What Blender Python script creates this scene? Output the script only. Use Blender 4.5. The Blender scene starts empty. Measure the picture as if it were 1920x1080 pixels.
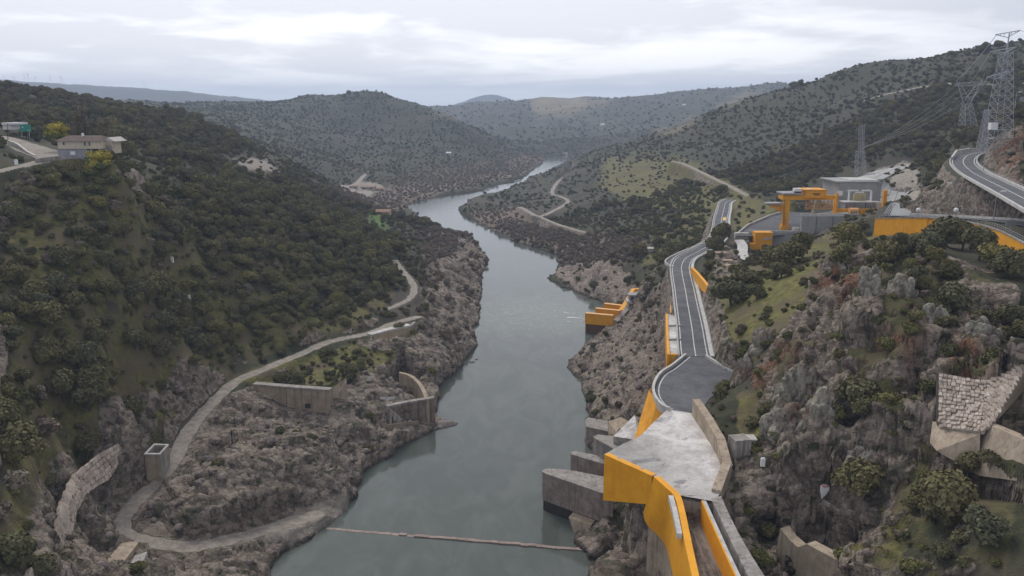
import bpy, bmesh, math, random
import numpy as np
from mathutils import Vector, Matrix, noise as mnoise

# ------------------------------------------------------------------ camera, world, sun, exposure
scene = bpy.context.scene
col = scene.collection
H = 105.0                      # camera height above the river
FPX = 1507.0                   # focal length in photograph pixels
PITCH = math.radians(12.7)
cam = bpy.data.cameras.new('camera')
cam.sensor_width = 36.0
cam.lens = 36.0 * FPX / 1920.0
cam.clip_start = 1.0
cam.clip_end = 30000.0
camo = bpy.data.objects.new('camera', cam)
camo.location = (0, 0, H)
camo.rotation_euler = (math.radians(90) - PITCH, 0, 0)
col.objects.link(camo)
scene.camera = camo

SUN_EL, SUN_AZ = math.radians(48), math.radians(-25)     # azimuth measured from +Y towards +X
sun = bpy.data.lights.new('sun', 'SUN')
sun.energy = 1.4
sun.angle = math.radians(25)
sun.color = (1.0, 0.96, 0.9)
suno = bpy.data.objects.new('sun', sun)
sdir = Vector((math.sin(SUN_AZ) * math.cos(SUN_EL), math.cos(SUN_AZ) * math.cos(SUN_EL), math.sin(SUN_EL)))
suno.rotation_euler = (-sdir).to_track_quat('-Z', 'Y').to_euler()
suno.location = (0, 0, 500)
col.objects.link(suno)

world = bpy.data.worlds.new('World')
scene.world = world
world.use_nodes = True
wt = world.node_tree
for n in list(wt.nodes):
    wt.nodes.remove(n)


class NB:
    """tiny node-building helper"""
    def __init__(self, tree):
        self.t = tree

    def n(self, typ, **kw):
        nd = self.t.nodes.new(typ)
        for k, v in kw.items():
            if k == 'inp':
                for kk, vv in v.items():
                    s = nd.inputs[kk]
                    if hasattr(vv, 'node'):
                        self.t.links.new(vv, s)
                    else:
                        s.default_value = vv
            else:
                setattr(nd, k, v)
        return nd

    def math(self, op, a, b=None, c=None, clamp=False):
        nd = self.n('ShaderNodeMath', operation=op, use_clamp=clamp)
        for i, x in enumerate((a, b, c)):
            if x is None:
                continue
            if hasattr(x, 'node'):
                self.t.links.new(x, nd.inputs[i])
            else:
                nd.inputs[i].default_value = x
        return nd.outputs[0]

    def mix(self, f, a, b, blend='MIX'):
        nd = self.n('ShaderNodeMix', data_type='RGBA', blend_type=blend, clamp_factor=True)
        for s, x in ((nd.inputs[0], f), (nd.inputs[6], a), (nd.inputs[7], b)):
            if hasattr(x, 'node'):
                self.t.links.new(x, s)
            elif isinstance(x, (int, float)):
                s.default_value = x
            else:
                s.default_value = (x[0], x[1], x[2], 1)
        return nd.outputs[2]

    def ramp(self, f, a, b):
        """smooth 0..1 between a and b"""
        nd = self.n('ShaderNodeMapRange', interpolation_type='SMOOTHSTEP')
        self.t.links.new(f, nd.inputs[0])
        nd.inputs[1].default_value = a
        nd.inputs[2].default_value = b
        return nd.outputs[0]

    def noise(self, vec, scale, detail=4, rough=.55, dist=0, out=0):
        nd = self.n('ShaderNodeTexNoise')
        nd.inputs['Scale'].default_value = scale
        nd.inputs['Detail'].default_value = detail
        nd.inputs['Roughness'].default_value = rough
        nd.inputs['Distortion'].default_value = dist
        if vec is not None:
            self.t.links.new(vec, nd.inputs['Vector'])
        return nd.outputs[out]

    def mapping(self, vec, scale=(1, 1, 1), rot=(0, 0, 0), loc=(0, 0, 0)):
        nd = self.n('ShaderNodeMapping')
        self.t.links.new(vec, nd.inputs[0])
        nd.inputs['Location'].default_value = loc
        nd.inputs['Rotation'].default_value = rot
        nd.inputs['Scale'].default_value = scale
        return nd.outputs[0]


# overcast sky: a Nishita sky almost wholly covered by a cloud deck seen in perspective
SKY_GAIN = 1.14
w = NB(wt)
tc = w.n('ShaderNodeTexCoord').outputs['Generated']
sky = w.n('ShaderNodeTexSky', sky_type='NISHITA', sun_disc=False, sun_elevation=SUN_EL, sun_rotation=SUN_AZ)
skyc = w.n('ShaderNodeVectorMath', operation='SCALE', inp={0: sky.outputs[0], 'Scale': 0.10}).outputs[0]
sep = w.n('ShaderNodeSeparateXYZ', inp={0: tc})
up = w.math('MAXIMUM', sep.outputs[2], 0.0)
den = w.math('ADD', up, 0.11)
px = w.math('DIVIDE', sep.outputs[0], den)
py = w.math('DIVIDE', sep.outputs[1], den)
cv = w.n('ShaderNodeCombineXYZ', inp={0: px, 1: py, 2: 0.0}).outputs[0]
n1 = w.noise(w.mapping(cv, (0.55, 0.62, 1), rot=(0, 0, .2), loc=(3.9, 7.2, 0)), 1.0, 6, .52, .4)
n2 = w.noise(w.mapping(cv, (2.2, 2.0, 1), rot=(0, 0, .25), loc=(1.3, 2.7, 0)), 1.0, 6, .55, .5)
cl = w.math('ADD', w.math('MULTIPLY', n1, 0.78), w.math('MULTIPLY', n2, 0.22))
cl = w.ramp(cl, 0.42, 0.58)
# broad brightness: lightest ahead and to the left where the deck is thin, heavier to the right
vband = w.ramp(sep.outputs[2], 0.055, 0.15)
dirr = w.n('ShaderNodeVectorMath', operation='DOT_PRODUCT', inp={0: tc, 1: (math.sin(-0.16), math.cos(-0.16), 0.0)}).outputs['Value']
glow = w.ramp(dirr, 0.55, 1.0)
cbright = w.mix(glow, (0.58, 0.59, 0.64), (0.95, 0.94, 0.95))
cdark = w.mix(glow, (0.40, 0.41, 0.46), (0.66, 0.66, 0.70))
cl = w.math('SUBTRACT', cl, w.math('MULTIPLY', vband, .58), clamp=True)
cloud = w.mix(cl, cdark, cbright)
hz = w.ramp(sep.outputs[2], 0.055, 0.0)
hor = w.mix(glow, (0.44, 0.48, 0.57), (0.72, 0.77, 0.87))
cloud = w.mix(w.math('MULTIPLY', hz, 0.8), cloud, hor)
full = w.mix(0.93, skyc, cloud)
bg = w.n('ShaderNodeBackground', inp={'Color': full, 'Strength': SKY_GAIN})
wo = w.n('ShaderNodeOutputWorld')
wt.links.new(bg.outputs[0], wo.inputs[0])

scene.view_settings.view_transform = 'Standard'
scene.view_settings.look = 'None'
scene.view_settings.exposure = 0.42
scene.view_settings.gamma = 1.0
scene.view_settings.use_curve_mapping = False
scene.cycles.max_bounces = 6
scene.cycles.diffuse_bounces = 2
scene.cycles.glossy_bounces = 2
scene.cycles.transparent_max_bounces = 6
scene.cycles.volume_bounces = 1

# ------------------------------------------------------------------ numpy helpers
HAZE = 1.45e-4
rng = np.random.default_rng(7)
random.seed(7)


def _h(ix, iy, iz):
    n = (ix.astype(np.int64) * 374761393 + iy.astype(np.int64) * 668265263 + iz.astype(np.int64) * 2147483647 // 7) & 0xffffffff
    n = ((n ^ (n >> 13)) * 1274126177) & 0xffffffff
    n = ((n ^ (n >> 16)) * 2246822519) & 0xffffffff
    return ((n ^ (n >> 15)) & 0xffffff).astype(np.float32) / float(0xffffff)


def vnoise(x, y, z=None):
    """value noise, -1..1"""
    if z is None:
        z = np.zeros_like(x)
    ix, iy, iz = np.floor(x), np.floor(y), np.floor(z)
    fx, fy, fz = x - ix, y - iy, z - iz
    fx = fx * fx * (3 - 2 * fx); fy = fy * fy * (3 - 2 * fy); fz = fz * fz * (3 - 2 * fz)
    r = 0
    for dx in (0, 1):
        wx = fx if dx else 1 - fx
        for dy in (0, 1):
            wy = fy if dy else 1 - fy
            for dz in (0, 1):
                wz = fz if dz else 1 - fz
                r = r + wx * wy * wz * _h(ix + dx, iy + dy, iz + dz)
    return (r * 2 - 1).astype(np.float32)


def fbm(x, y, z=None, octv=4, gain=.5, lac=2.03, ridged=False):
    a, s, tot = 1.0, 0, 0
    for i in range(octv):
        v = vnoise(x + 17.3 * i, y - 9.1 * i, None if z is None else z + 5.7 * i)
        if ridged:
            v = 1 - 2 * np.abs(v)
        s = s + a * v; tot += a; a *= gain
        x = x * lac; y = y * lac
        z = None if z is None else z * lac
    return s / tot


def cells(x, y, z):
    """3-D cellular noise: nearest-cell random value, F2-F1, height on a randomly tilted facet per cell"""
    tilt = np.zeros(x.shape, np.float32)
    ix, iy, iz = np.floor(x), np.floor(y), np.floor(z)
    f1 = np.full(x.shape, 9.0, np.float32); f2 = f1.copy(); val = np.zeros_like(f1)
    for dx in (-1, 0, 1):
        for dy in (-1, 0, 1):
            for dz in (-1, 0, 1):
                cx, cy, cz = ix + dx, iy + dy, iz + dz
                a = _h(cx, cy, cz); b = _h(cx + 31, cy + 7, cz); c = _h(cx, cy + 57, cz + 13)
                d = (cx + a - x) ** 2 + (cy + b - y) ** 2 + (cz + c - z) ** 2
                nw = d < f1
                f2 = np.where(nw, f1, np.minimum(f2, d))
                val = np.where(nw, _h(cx + 3, cy + 5, cz + 91), val)
                tl = (_h(cx + 11, cy + 23, cz) - .5) * (x - cx - a) + (_h(cx, cy + 41, cz + 5) - .5) * (y - cy - b) + (_h(cx + 71, cy, cz + 17) - .5) * (z - cz - c)
                tilt = np.where(nw, tl, tilt)
                f1 = np.where(nw, d, f1)
    return val.astype(np.float32), (np.sqrt(f2) - np.sqrt(f1)).astype(np.float32), tilt.astype(np.float32)


def sstep(a, b, x):
    t = np.clip((x - a) / (b - a), 0, 1)
    return t * t * (3 - 2 * t)


CP, SP = math.cos(PITCH), math.sin(PITCH)


def ray(u, v):
    dx, dv = (u - 960) / FPX, -(v - 540) / FPX
    return Vector((dx, CP + dv * SP, -SP + dv * CP))


def W(u, v, z):
    """surveyed point: where the sight line through a picture point meets height z"""
    r = ray(u, v); t = (z - H) / r.z
    return Vector((r.x * t, r.y * t, z))


def D(u, v, y):
    """surveyed point at a known distance y"""
    r = ray(u, v); t = y / r.y
    return Vector((r.x * t, y, H + r.z * t))


def inpoly(px_, py_, poly):
    res = np.zeros(px_.shape, bool)
    n = len(poly)
    for i in range(n):
        x1, y1 = poly[i][0], poly[i][1]; x2, y2 = poly[(i + 1) % n][0], poly[(i + 1) % n][1]
        if y1 == y2:
            continue
        c = ((y1 > py_) != (y2 > py_)) & (px_ < (x2 - x1) * (py_ - y1) / (y2 - y1) + x1)
        res ^= c
    return res


def segdist(x, y, pts):
    """distance to a polyline and interpolated height along it"""
    best = np.full(x.shape, 1e9, np.float32); hh = np.zeros(x.shape, np.float32)
    for a, b in zip(pts[:-1], pts[1:]):
        dx, dy = b[0] - a[0], b[1] - a[1]
        L = dx * dx + dy * dy + 1e-9
        t = np.clip(((x - a[0]) * dx + (y - a[1]) * dy) / L, 0, 1)
        d = np.hypot(x - a[0] - t * dx, y - a[1] - t * dy)
        m = d < best
        best = np.where(m, d, best); hh = np.where(m, a[2] + t * (b[2] - a[2]), hh)
    return best, hh


def tag(o, label=None, cat=None, group=None, kind=None):
    if label: o['label'] = label
    if cat: o['category'] = cat
    if group: o['group'] = group
    if kind: o['kind'] = kind
    return o
# ------------------------------------------------------------------ survey of the gorge
Z_PTS = """
500 1080 0;540 1030 0;600 1000 0;650 960 0;680 900 0;720 860 0;790 820 0;832 797 0;880 670 0;893 645 0;885 620 0;900 590 0;905 545 0;903 520 0;915 490 0;
760 385 0;820 369 0;900 358 0;958 342 0;985 330 0;1004 315 0;1018 303 0;750 398 0;
1110 1055 0;1085 1030 0;1100 1080 0;1080 990 0;1120 940 0;1100 900 0;1125 860 0;1110 790 0;1095 745 0;1100 722 0;1070 690 0;1065 675 0;1085 655 0;1110 640 0;1140 615 0;1160 590 0;
1100 555 0;1060 540 0;1028 522 0;1050 505 0;1045 480 0;1000 465 0;960 450 0;900 420 0;863 400 0;862 390 0;885 372 0;940 361 0;972 346 0;1010 331 0;1030 321 0;1046 312 0;1060 305 0;
800 1080 -9;800 1000 -9;850 900 -9;930 820 -9;960 740 -9;980 680 -9;1000 620 -9;980 560 -9;960 500 -9;900 450 -9;820 400 -9;900 375 -9;978 340 -9;1008 322 -9;1030 311 -9;1042 301 -9;
440 715 16;560 665 16;640 635 16;700 620 17;780 595 18;375 775 14;345 830 13;330 880 11;270 940 8;228 990 7;262 1012 7;350 1022 6;450 1005 5;560 975 2.5;620 950 1.5;
500 790 14;618 782 10.5;540 770 13;420 850 15;520 830 15;600 830 13.5;480 745 18;620 735 18;560 790 11.5;450 978 6;450 925 13;350 1000 7;350 950 13;540 945 4.5;540 895 12.5;620 908 2;620 862 11;690 862 5;750 812 7;280 950 9;400 900 15;500 870 15;620 805 10.5;
700 720 15;715 690 17;800 790 3;750 805 6;760 725 9;820 660 11;860 620 10;850 560 12;875 500 11;820 500 15;780 560 18;800 620 13;840 690 5;
740 490 25;765 515 22;775 540 20;765 560 19;750 575 19;700 425 24;718 404 23;790 440 16;830 450 12;880 440 9;905 480 4;680 600 21;
300 1060 8;400 1060 6;480 1055 3;200 1070 11;530 1020 2;
380 690 24;320 760 23;250 790 25;150 880 25;90 960 28;40 1080 31;235 850 12;300 900 8;180 960 9;130 1040 9;290 830 13;315 790 15;
0 1080 34;0 1000 37;0 900 41;0 800 47;0 700 53;0 600 57;0 500 65;0 400 75;0 330 85;
200 400 73;200 500 61;200 600 50;200 700 37;180 780 30;100 850 31;350 600 34;350 500 50;350 400 64;350 340 73;340 650 26;
500 600 27;500 500 42;500 400 56;600 590 22;600 500 34;600 430 45;680 500 28;690 555 21;660 430 37;640 390 34;690 395 28;480 640 21;440 650 22;
640 350 13;680 355 9;720 365 4;700 385 3;760 352 4;850 342 4;920 330 5;955 325 5;985 305 5;
1270 600 40;1300 650 41;1290 720 41;1280 560 41;1275 520 41;1270 490 42;1300 470 43;1345 450 44;1350 425 41;1355 400 40;1350 378 40;
1200 350 30;1200 400 29;1200 450 27;1200 500 21;1100 350 20;1100 400 15;1100 450 12;1100 495 8;1000 400 9;950 395 8;1000 440 6;1050 465 5;920 380 6;900 395 5;
1150 530 9;1090 520 6;1200 545 13;1250 560 26;1200 600 11;1160 640 6;1200 680 13;1235 640 20;1140 720 7;1180 760 11;1230 710 26;1150 810 5;1230 520 27;1240 480 32;
1300 400 38;1300 350 42;1400 350 47;1400 400 45;1300 310 46;
1350 560 47;1420 550 54;1450 500 56;1340 500 44;1380 500 47;1500 460 57;1560 430 60;1650 460 62;1740 470 66;
1400 600 51;1500 600 60;1380 650 47;1420 700 48;1500 700 52;1560 500 62;1600 600 65;1700 500 67;1800 500 69;1900 500 72;1800 600 70;1900 600 73;
1700 600 68;1700 700 60;1600 700 58;1700 800 49;1600 800 48;1500 800 46;1420 800 43;1500 900 42;1420 900 40;1600 900 44;1700 900 48;1800 860 51;1900 900 54;
1500 1000 37;1600 1000 41;1700 1000 45;1800 1000 47;1450 1080 24;1520 1080 25;1600 1110 30;1620 1060 41;1750 1080 44;1900 1080 49;1395 950 38;1280 820 40;1330 900 40;1300 780 41;1250 740 40;1340 740 41;1330 1000 33;1380 1040 35;1290 1040 33;1300 960 34;
1180 1000 4;1240 1060 9;1150 1050 3;1180 950 7;1200 920 9;
1870 412 75;1900 385 81;1850 350 79;1800 360 76;1760 400 70
"""
D_PTS = """
0 262 335;60 275 300;100 297 264;160 300 262;200 300 270;240 300 285;0 160 600;100 180 580;200 196 620;260 206 650;350 217 650;400 240 620;450 268 600;500 305 600;560 340 620;600 365 620;
100 235 420;180 250 400;250 260 430;300 310 400;400 300 480;0 220 430;460 320 480;520 345 520;
640 300 1300;640 250 1500;640 196 1680;655 180 1730;675 170 1750;692 161 1760;712 166 1760;740 181 1750;780 201 1720;820 219 1680;860 240 1630;880 250 1600;940 285 1520;900 300 1400;800 300 1330;800 250 1550;700 300 1280;700 250 1500;720 210 1650;
600 196 1720;560 197 1750;450 196 1700;330 208 1450;270 210 1300;450 250 1150;560 290 1000;560 325 880;500 230 1350;600 340 1000;400 215 1300;
800 204 4200;850 204 3700;915 195 3500;980 189 3500;1050 183 3500;1120 187 3500;1200 185 3450;1300 173 3300;1400 165 3200;1460 164 3000;900 240 2700;1000 240 2600;1000 270 2100;950 262 2300;1100 250 2300;1200 225 2600;1300 205 2600;1080 280 1900;1020 290 1750;1120 270 1900;
1320 235 2200;1250 235 2000;
1920 78 800;1850 92 820;1780 100 850;1700 123 950;1610 124 1000;1560 140 1050;1540 156 1080;1490 160 1120;1440 172 1160;1400 185 1200;1340 210 1230;1250 245 1260;1200 262 1280;1130 285 1320;1080 300 1380;
1500 210 920;1500 300 640;1500 350 560;1400 250 960;1400 310 760;1420 368 520;1600 200 780;1600 300 540;1700 200 650;1700 260 520;1720 310 470;1800 200 620;1820 232 560;1900 200 560;1780 290 430;1760 330 370;1300 300 850;1200 300 980;1150 320 1000;
1850 265 420;1830 300 345;1900 300 300;1915 250 320;1920 200 400;1600 340 480;1640 370 440;1560 390 430;1480 420 400;1680 400 380;1560 345 500
"""
D_PTS += """;1700 446 270;1745 448 260;1800 446 243;1850 457 217;1900 476 190;1925 490 177;1400 479 345;1440 479 345;1480 476 340;1400 476 368;1470 470 372;1400 490 322;1420 500 300;
1530 443 330;1560 427 345;1591 410 360;1620 410 356;1649 384 412;1722 305 505;1655 340 440;1600 347 450;1640 327 500;1690 380 405;1716 354 425;205 287 265;218 292 262;180 305 262;232 302 262;1680 412 292;1790 702 131;1850 715 129;1910 680 132;1780 640 150;1900 620 150"""
WORLD_PTS = [   # ground the photograph does not show: behind crests, beside and behind the viewer
    (-250, 800, 75), (-100, 820, 40), (-500, 900, 95), (-700, 900, 100), (-60, 1900, 30), (-300, 2300, 60), (-700, 2300, 80), (0, 2400, 40), (250, 2600, 60),
    (200, 1400, 25), (350, 1500, 60), (600, 1400, 110), (900, 1300, 150), (1100, 1000, 175), (700, 1600, 90), (400, 2000, 40), (900, 2200, 110), (1300, 1800, 150),
    (-1500, 3000, 90), (-3000, 3000, 110), (-500, 4200, 90), (500, 4500, 120), (1500, 4500, 150), (2500, 3500, 170), (3500, 2500, 200), (0, 5600, 70), (1500, 6500, 100), (-1500, 7000, 120), (3000, 7500, 120),
    (-600, 500, 125), (-450, 350, 110), (-300, 230, 98), (-180, 130, 75), (-150, 60, 60), (-110, 40, 50), (-75, 45, 30), (-30, 45, -6), (0, 60, -9), (20, 90, -9), (-20, 60, -9), (50, 120, -6),
    (-60, 90, 10), (45, 60, 20), (70, 60, 42), (90, 40, 55), (140, 60, 68), (180, 100, 75), (220, 160, 80), (300, 250, 98), (400, 350, 125), (500, 450, 145), (600, 600, 165),
    (-5500, 9000, 100), (0, 9500, 80), (5500, 9000, 100), (-20, 45, -9), (-950, 1500, 110), (-1000, 800, 140), (700, 700, 172)]
FAR = """
-60 150 5200;0 150 5200;60 156 5200;110 159 5200;150 163 5200;200 164 5200;250 165 5200;300 170 5200;350 174 5200;400 179 5200;450 188 5200;500 199 5200;100 190 4600;300 195 4600;-60 190 4600;
864 198 7600;876 188 7600;890 172 7600;903 164 7600;917 161 7600;932 164 7600;944 173 7600;952 184 7600;966 194 7600;846 204 7600;980 201 7600;850 204 8300;976 202 8300;917 196 8300;850 204 7000;976 202 7000;885 187 7601
"""


def parse(s):
    return [tuple(float(a) for a in p.split()) for p in s.replace('\n', '').split(';') if p.strip()]


pts = [tuple(W(u, v, z)) for u, v, z in parse(Z_PTS)] + [tuple(D(u, v, d)) for u, v, d in parse(D_PTS)] + \
      [tuple(D(u, v, d)) for u, v, d in parse(FAR)] + WORLD_PTS
pts = np.array(pts, np.float64)


def warp(x, y):
    y = np.maximum(y, 20.0)
    return x / y, np.log(y)


a_, b_ = warp(pts[:, 0], pts[:, 1])
A = np.sqrt((a_[:, None] - a_[None]) ** 2 + (b_[:, None] - b_[None]) ** 2)
N = len(pts)
M = np.zeros((N + 3, N + 3))
M[:N, :N] = A - np.eye(N) * 0.004
M[:N, N] = 1; M[:N, N + 1] = a_; M[:N, N + 2] = b_
M[N:, :N] = M[:N, N:].T
sol = np.linalg.solve(M, np.concatenate([pts[:, 2], np.zeros(3)]))
wts = sol[:N]

# fan-shaped grid: finer near the viewer, coarser far away
NX, tcol = 861, None
s_ = np.linspace(-1, 1, NX)
tcol = np.where(np.abs(s_) < .86, s_ / .86 * .76, np.sign(s_) * (.76 + (np.abs(s_) - .86) / .14 * .34))
ys = [42.0]
while ys[-1] < 9500:
    y = ys[-1]
    k = 0.0045 if y < 700 else (0.006 if y < 1900 else 0.013)
    ys.append(y * (1 + k))
ys = np.array(ys)
NY = len(ys)
st = 3
ci, ri = np.arange(0, NX, st), np.arange(0, NY, st)
ct, cy = tcol[ci], np.log(ys[ri])
hc = np.zeros((len(ri), len(ci)))
for i, L in enumerate(cy):
    hc[i] = np.sqrt((ct[:, None] - a_[None]) ** 2 + (L - b_[None]) ** 2) @ wts + sol[N] + sol[N + 1] * ct + sol[N + 2] * L


def blur(a):
    p = np.pad(a, 1, mode='edge')
    return (p[1:-1, 1:-1] * 4 + (p[:-2, 1:-1] + p[2:, 1:-1] + p[1:-1, :-2] + p[1:-1, 2:]) * 2 + p[:-2, :-2] + p[2:, 2:] + p[:-2, 2:] + p[2:, :-2]) / 16


hc = blur(hc)


def bil(grid, gt, gl, t, l):
    """bilinear sample of grid[len(gl), len(gt)] at t, l"""
    i = np.clip(np.searchsorted(gt, t) - 1, 0, len(gt) - 2); j = np.clip(np.searchsorted(gl, l) - 1, 0, len(gl) - 2)
    ft = np.clip((t - gt[i]) / (gt[i + 1] - gt[i]), 0, 1); fl = np.clip((l - gl[j]) / (gl[j + 1] - gl[j]), 0, 1)
    return (grid[j, i] * (1 - ft) + grid[j, i + 1] * ft) * (1 - fl) + (grid[j + 1, i] * (1 - ft) + grid[j + 1, i + 1] * ft) * fl


TT, YY = np.meshgrid(tcol, ys)
XX = TT * YY
Z = bil(hc, ct, cy, TT, np.log(YY))

# medium relief
near = sstep(900, 300, YY)
amp = 0.6 + 0.010 * np.maximum(YY - 250, 0) ** 0.93
amp = np.minimum(amp, 16)
wl = np.clip(YY / 12, 22, 230)
band = [(22, 0, 350), (60, 250, 1100), (170, 800, 9999)]
rel = np.zeros_like(Z)
for wlen, y0, y1 in band:
    wgt = sstep(y0 * .7, y0 * 1.1 + 1, YY) * (1 - sstep(y1 * .8, y1 * 1.3, YY))
    rel += wgt * wlen * 0.055 * fbm(XX / wlen, YY / wlen, None, 4, .5, ridged=False)
    if wlen > 100:
        rel += wgt * wlen * 0.10 * fbm(XX / wlen / 1.7 + 5, YY / wlen / 2.6, None, 3, .5, ridged=True) * sstep(900, 2000, YY)
Z += rel * sstep(-1, 12, Z)

CR = [hit0 for hit0 in (W(1390, 690, 47), W(1480, 620, 57), W(1530, 510, 62), D(1600, 468, 262), D(1740, 480, 238), D(1920, 520, 178), D(1930, 650, 135), D(1930, 900, 105), W(1900, 1080, 49), W(1640, 1080, 41), W(1420, 1000, 37), W(1385, 900, 41), W(1400, 760, 44))]
_crm = np.zeros(Z.shape, np.float32)
_s = (YY < 300) & (XX > 20)
_crm[_s] = inpoly(XX[_s], YY[_s], [(p.x, p.y) for p in CR]) * sstep(0, 9, segdist(XX[_s], YY[_s], [(p.x, p.y, 0) for p in CR + CR[:1]])[0])
_r1 = fbm((XX * .8 + YY * .6) / 15, (YY * .8 - XX * .6) / 26, None, 5, .5, ridged=True)
_r2 = fbm(XX / 7 + 3, YY / 9, None, 4, .5, ridged=True)
Z += _crm * (5.5 * sstep(-.2, .75, _r1) - 2.2 + 1.6 * _r2)
# river outline
LB = [W(u, v, 0) for u, v in ((380, 1180), (450, 1120), (500, 1080), (540, 1030), (580, 1008), (612, 985), (650, 955), (664, 925), (690, 885), (735, 850), (790, 822), (832, 797), (812, 785), (815, 750), (835, 712), (880, 672), (893, 645), (884, 620), (900, 590), (896, 570), (905, 545), (901, 520), (915, 490), (905, 475))]
LB += [W(870, 445, 0), W(800, 425, 0), W(745, 398, 0), W(760, 385, 0), W(820, 369, 0), W(900, 358, 0), W(958, 342, 0), W(985, 330, 0), W(1004, 315, 0), W(1018, 303, 0), W(1030, 294, 0)]
RB = [W(u, v, 0) for u, v in ((1130, 1180), (1105, 1100), (1112, 1060), (1090, 1032), (1066, 1010), (1080, 985), (1105, 950), (1098, 905), (1120, 860), (1100, 830), (1110, 790), (1095, 745), (1100, 722), (1070, 692), (1065, 675), (1085, 655), (1108, 640), (1118, 620), (1150, 585), (1135, 570), (1100, 556), (1060, 540), (1028, 522), (1050, 505), (1045, 480), (1000, 465), (960, 450), (900, 420), (865, 402), (861, 390), (885, 373), (940, 360), (985, 342), (1020, 325), (1055, 309), (1075, 299), (1065, 291))]
river = [(p.x, p.y) for p in LB] + [(p.x, p.y) for p in reversed(RB)]
cl_ = river + [river[0]]
river3 = [(x, y, 0) for x, y in cl_]
wob = 1 + 0 * XX
jx = XX + 1.6 * fbm(XX / 9, YY / 9, None, 3) * np.minimum(1 + YY / 400, 4); jy = YY + 2.2 * fbm(XX / 11 + 40, YY / 11, None, 3) * np.minimum(1 + YY / 400, 4)
sel = (YY < 2100) & (np.abs(XX) < 420)
rd = np.full(Z.shape, 500.0, np.float32); ins = np.zeros(Z.shape, bool)
rd[sel] = segdist(jx[sel], jy[sel], river3)[0]
ins[sel] = inpoly(jx[sel], jy[sel], river)
Z = np.where(ins, np.minimum(Z, -0.6 - 0.5 * rd), np.maximum(Z, 0.25 + np.minimum(rd, 8) * 0.45))
shore = np.where(ins, 0.0, sstep(14, 1, rd))

# ------------------------------------------------------------------ roads and level pads cut into the ground
def L3(s, z=None):
    out = []
    for p in s.split(';'):
        q = [float(a) for a in p.split()]
        out.append(W(q[0], q[1], q[2] if len(q) > 2 else z))
    return out


def smooth(pts_, n=6):
    """Catmull-Rom"""
    P = [pts_[0]] + list(pts_) + [pts_[-1]]
    out = []
    for i in range(1, len(P) - 2):
        for k in range(n):
            t = k / n
            out.append(0.5 * ((2 * P[i]) + (-P[i - 1] + P[i + 1]) * t + (2 * P[i - 1] - 5 * P[i] + 4 * P[i + 1] - P[i + 2]) * t * t + (-P[i - 1] + 3 * P[i] - 3 * P[i + 1] + P[i + 2]) * t ** 3))
    out.append(P[-2])
    return out


main_road = smooth(L3("1303 668 41;1300 650 41;1295 610 41;1288 570 41.2;1283 540 41.4;1278 515 41.8;1277 498 42.2;1285 484 42.6;1305 473 43;1328 460 43.5;1345 446 43.6;1350 430 43.3;1352 410 43;1356 395 42.8;1360 380 42.6;1372 374 42.8"))
upper_road = smooth([D(1850, 283, 372), D(1815, 291, 356), D(1806, 305, 336), D(1822, 322, 300), D(1850, 337, 268), D(1890, 357, 234), D(1925, 375, 210), D(1990, 410, 180)])
junction_road = smooth([D(1668, 403, 306), D(1730, 406, 288), D(1808, 409.5, 264), D(1868, 413, 240), D(1935, 421, 214), D(2000, 434, 190)])
river_track = smooth(L3("225 1000 7;235 965 8;290 905 10;330 860 12;350 815 13;385 770 14.5;440 717 16;500 690 16.4;560 665 16.7;620 640 17;690 625 17.2;740 606 17.6;783 594 18"))
lower_track = smooth(L3("225 1000 7;262 1013 7;350 1024 6;430 1012 5;520 985 3.4;590 965 2.4"))
upper_track = smooth(L3("740 488 25;755 508 23;772 528 21;776 545 19.8;768 560 19.2;745 572 19;722 580 19"))
bank_track = smooth(L3("1420 376 44;1395 363 46;1365 347 48;1330 330 50;1300 315 51;1280 306 52;1262 302 52"))
river_path = smooth(L3("1073 314 8;1062 328 8;1045 342 9;1035 362 10;1050 368 11;1065 378 12;1040 394 11;1010 405 10;985 393 9;975 388 9"))
river_path2 = smooth(L3("1010 405 10;1040 418 11;1070 428 12;1100 436 13"))
house_road = smooth([D(-90, 250, 345), D(-20, 256, 330), D(30, 270, 305), D(75, 284, 282), D(112, 297, 262)])
house_road2 = smooth([D(-80, 342, 236), D(0, 320, 246), D(50, 309, 253), D(95, 299, 262)])
hill_track = smooth([D(1620, 158, 800), D(1680, 166, 760), D(1750, 172, 720), D(1840, 178, 660), D(1930, 172, 620)], 4)
plain_track = smooth([D(660, 353, 950), D(672, 340, 1010), D(684, 328, 1090)], 4)

ROADS = [(main_road, 4.6, 4), (upper_road, 5.4, 5), (junction_road, 5.5, 4), (river_track, 2.3, 3), (lower_track, 2.6, 3), (upper_track, 1.8, 3), (bank_track, 2.4, 5),
         (river_path, 2.4, 5), (river_path2, 2.0, 4), (house_road, 6.0, 5), (house_road2, 3.2, 3), (hill_track, 2.5, 6), (plain_track, 3, 6)]
turn_pts = L3("1288 668;1262 689;1241 703;1229 724;1230 744;1243 762;1258 768;1310 777;1330 747;1352 730;1383 705;1346 686;1322 670", 41.0)
slab_pts = L3("1258 768;1310 777;1318 790;1342 822;1366 850;1376 872;1352 922;1340 940;1268 926;1226 896;1190 850;1205 815;1226 790", 41.0)
SUB1 = [D(1378, 447, 372), D(1400, 470, 345), D(1470, 475, 330), D(1560, 440, 350), D(1640, 418, 352), D(1690, 418, 350), D(1690, 380, 420), D(1560, 380, 430), D(1440, 385, 470)]
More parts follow.
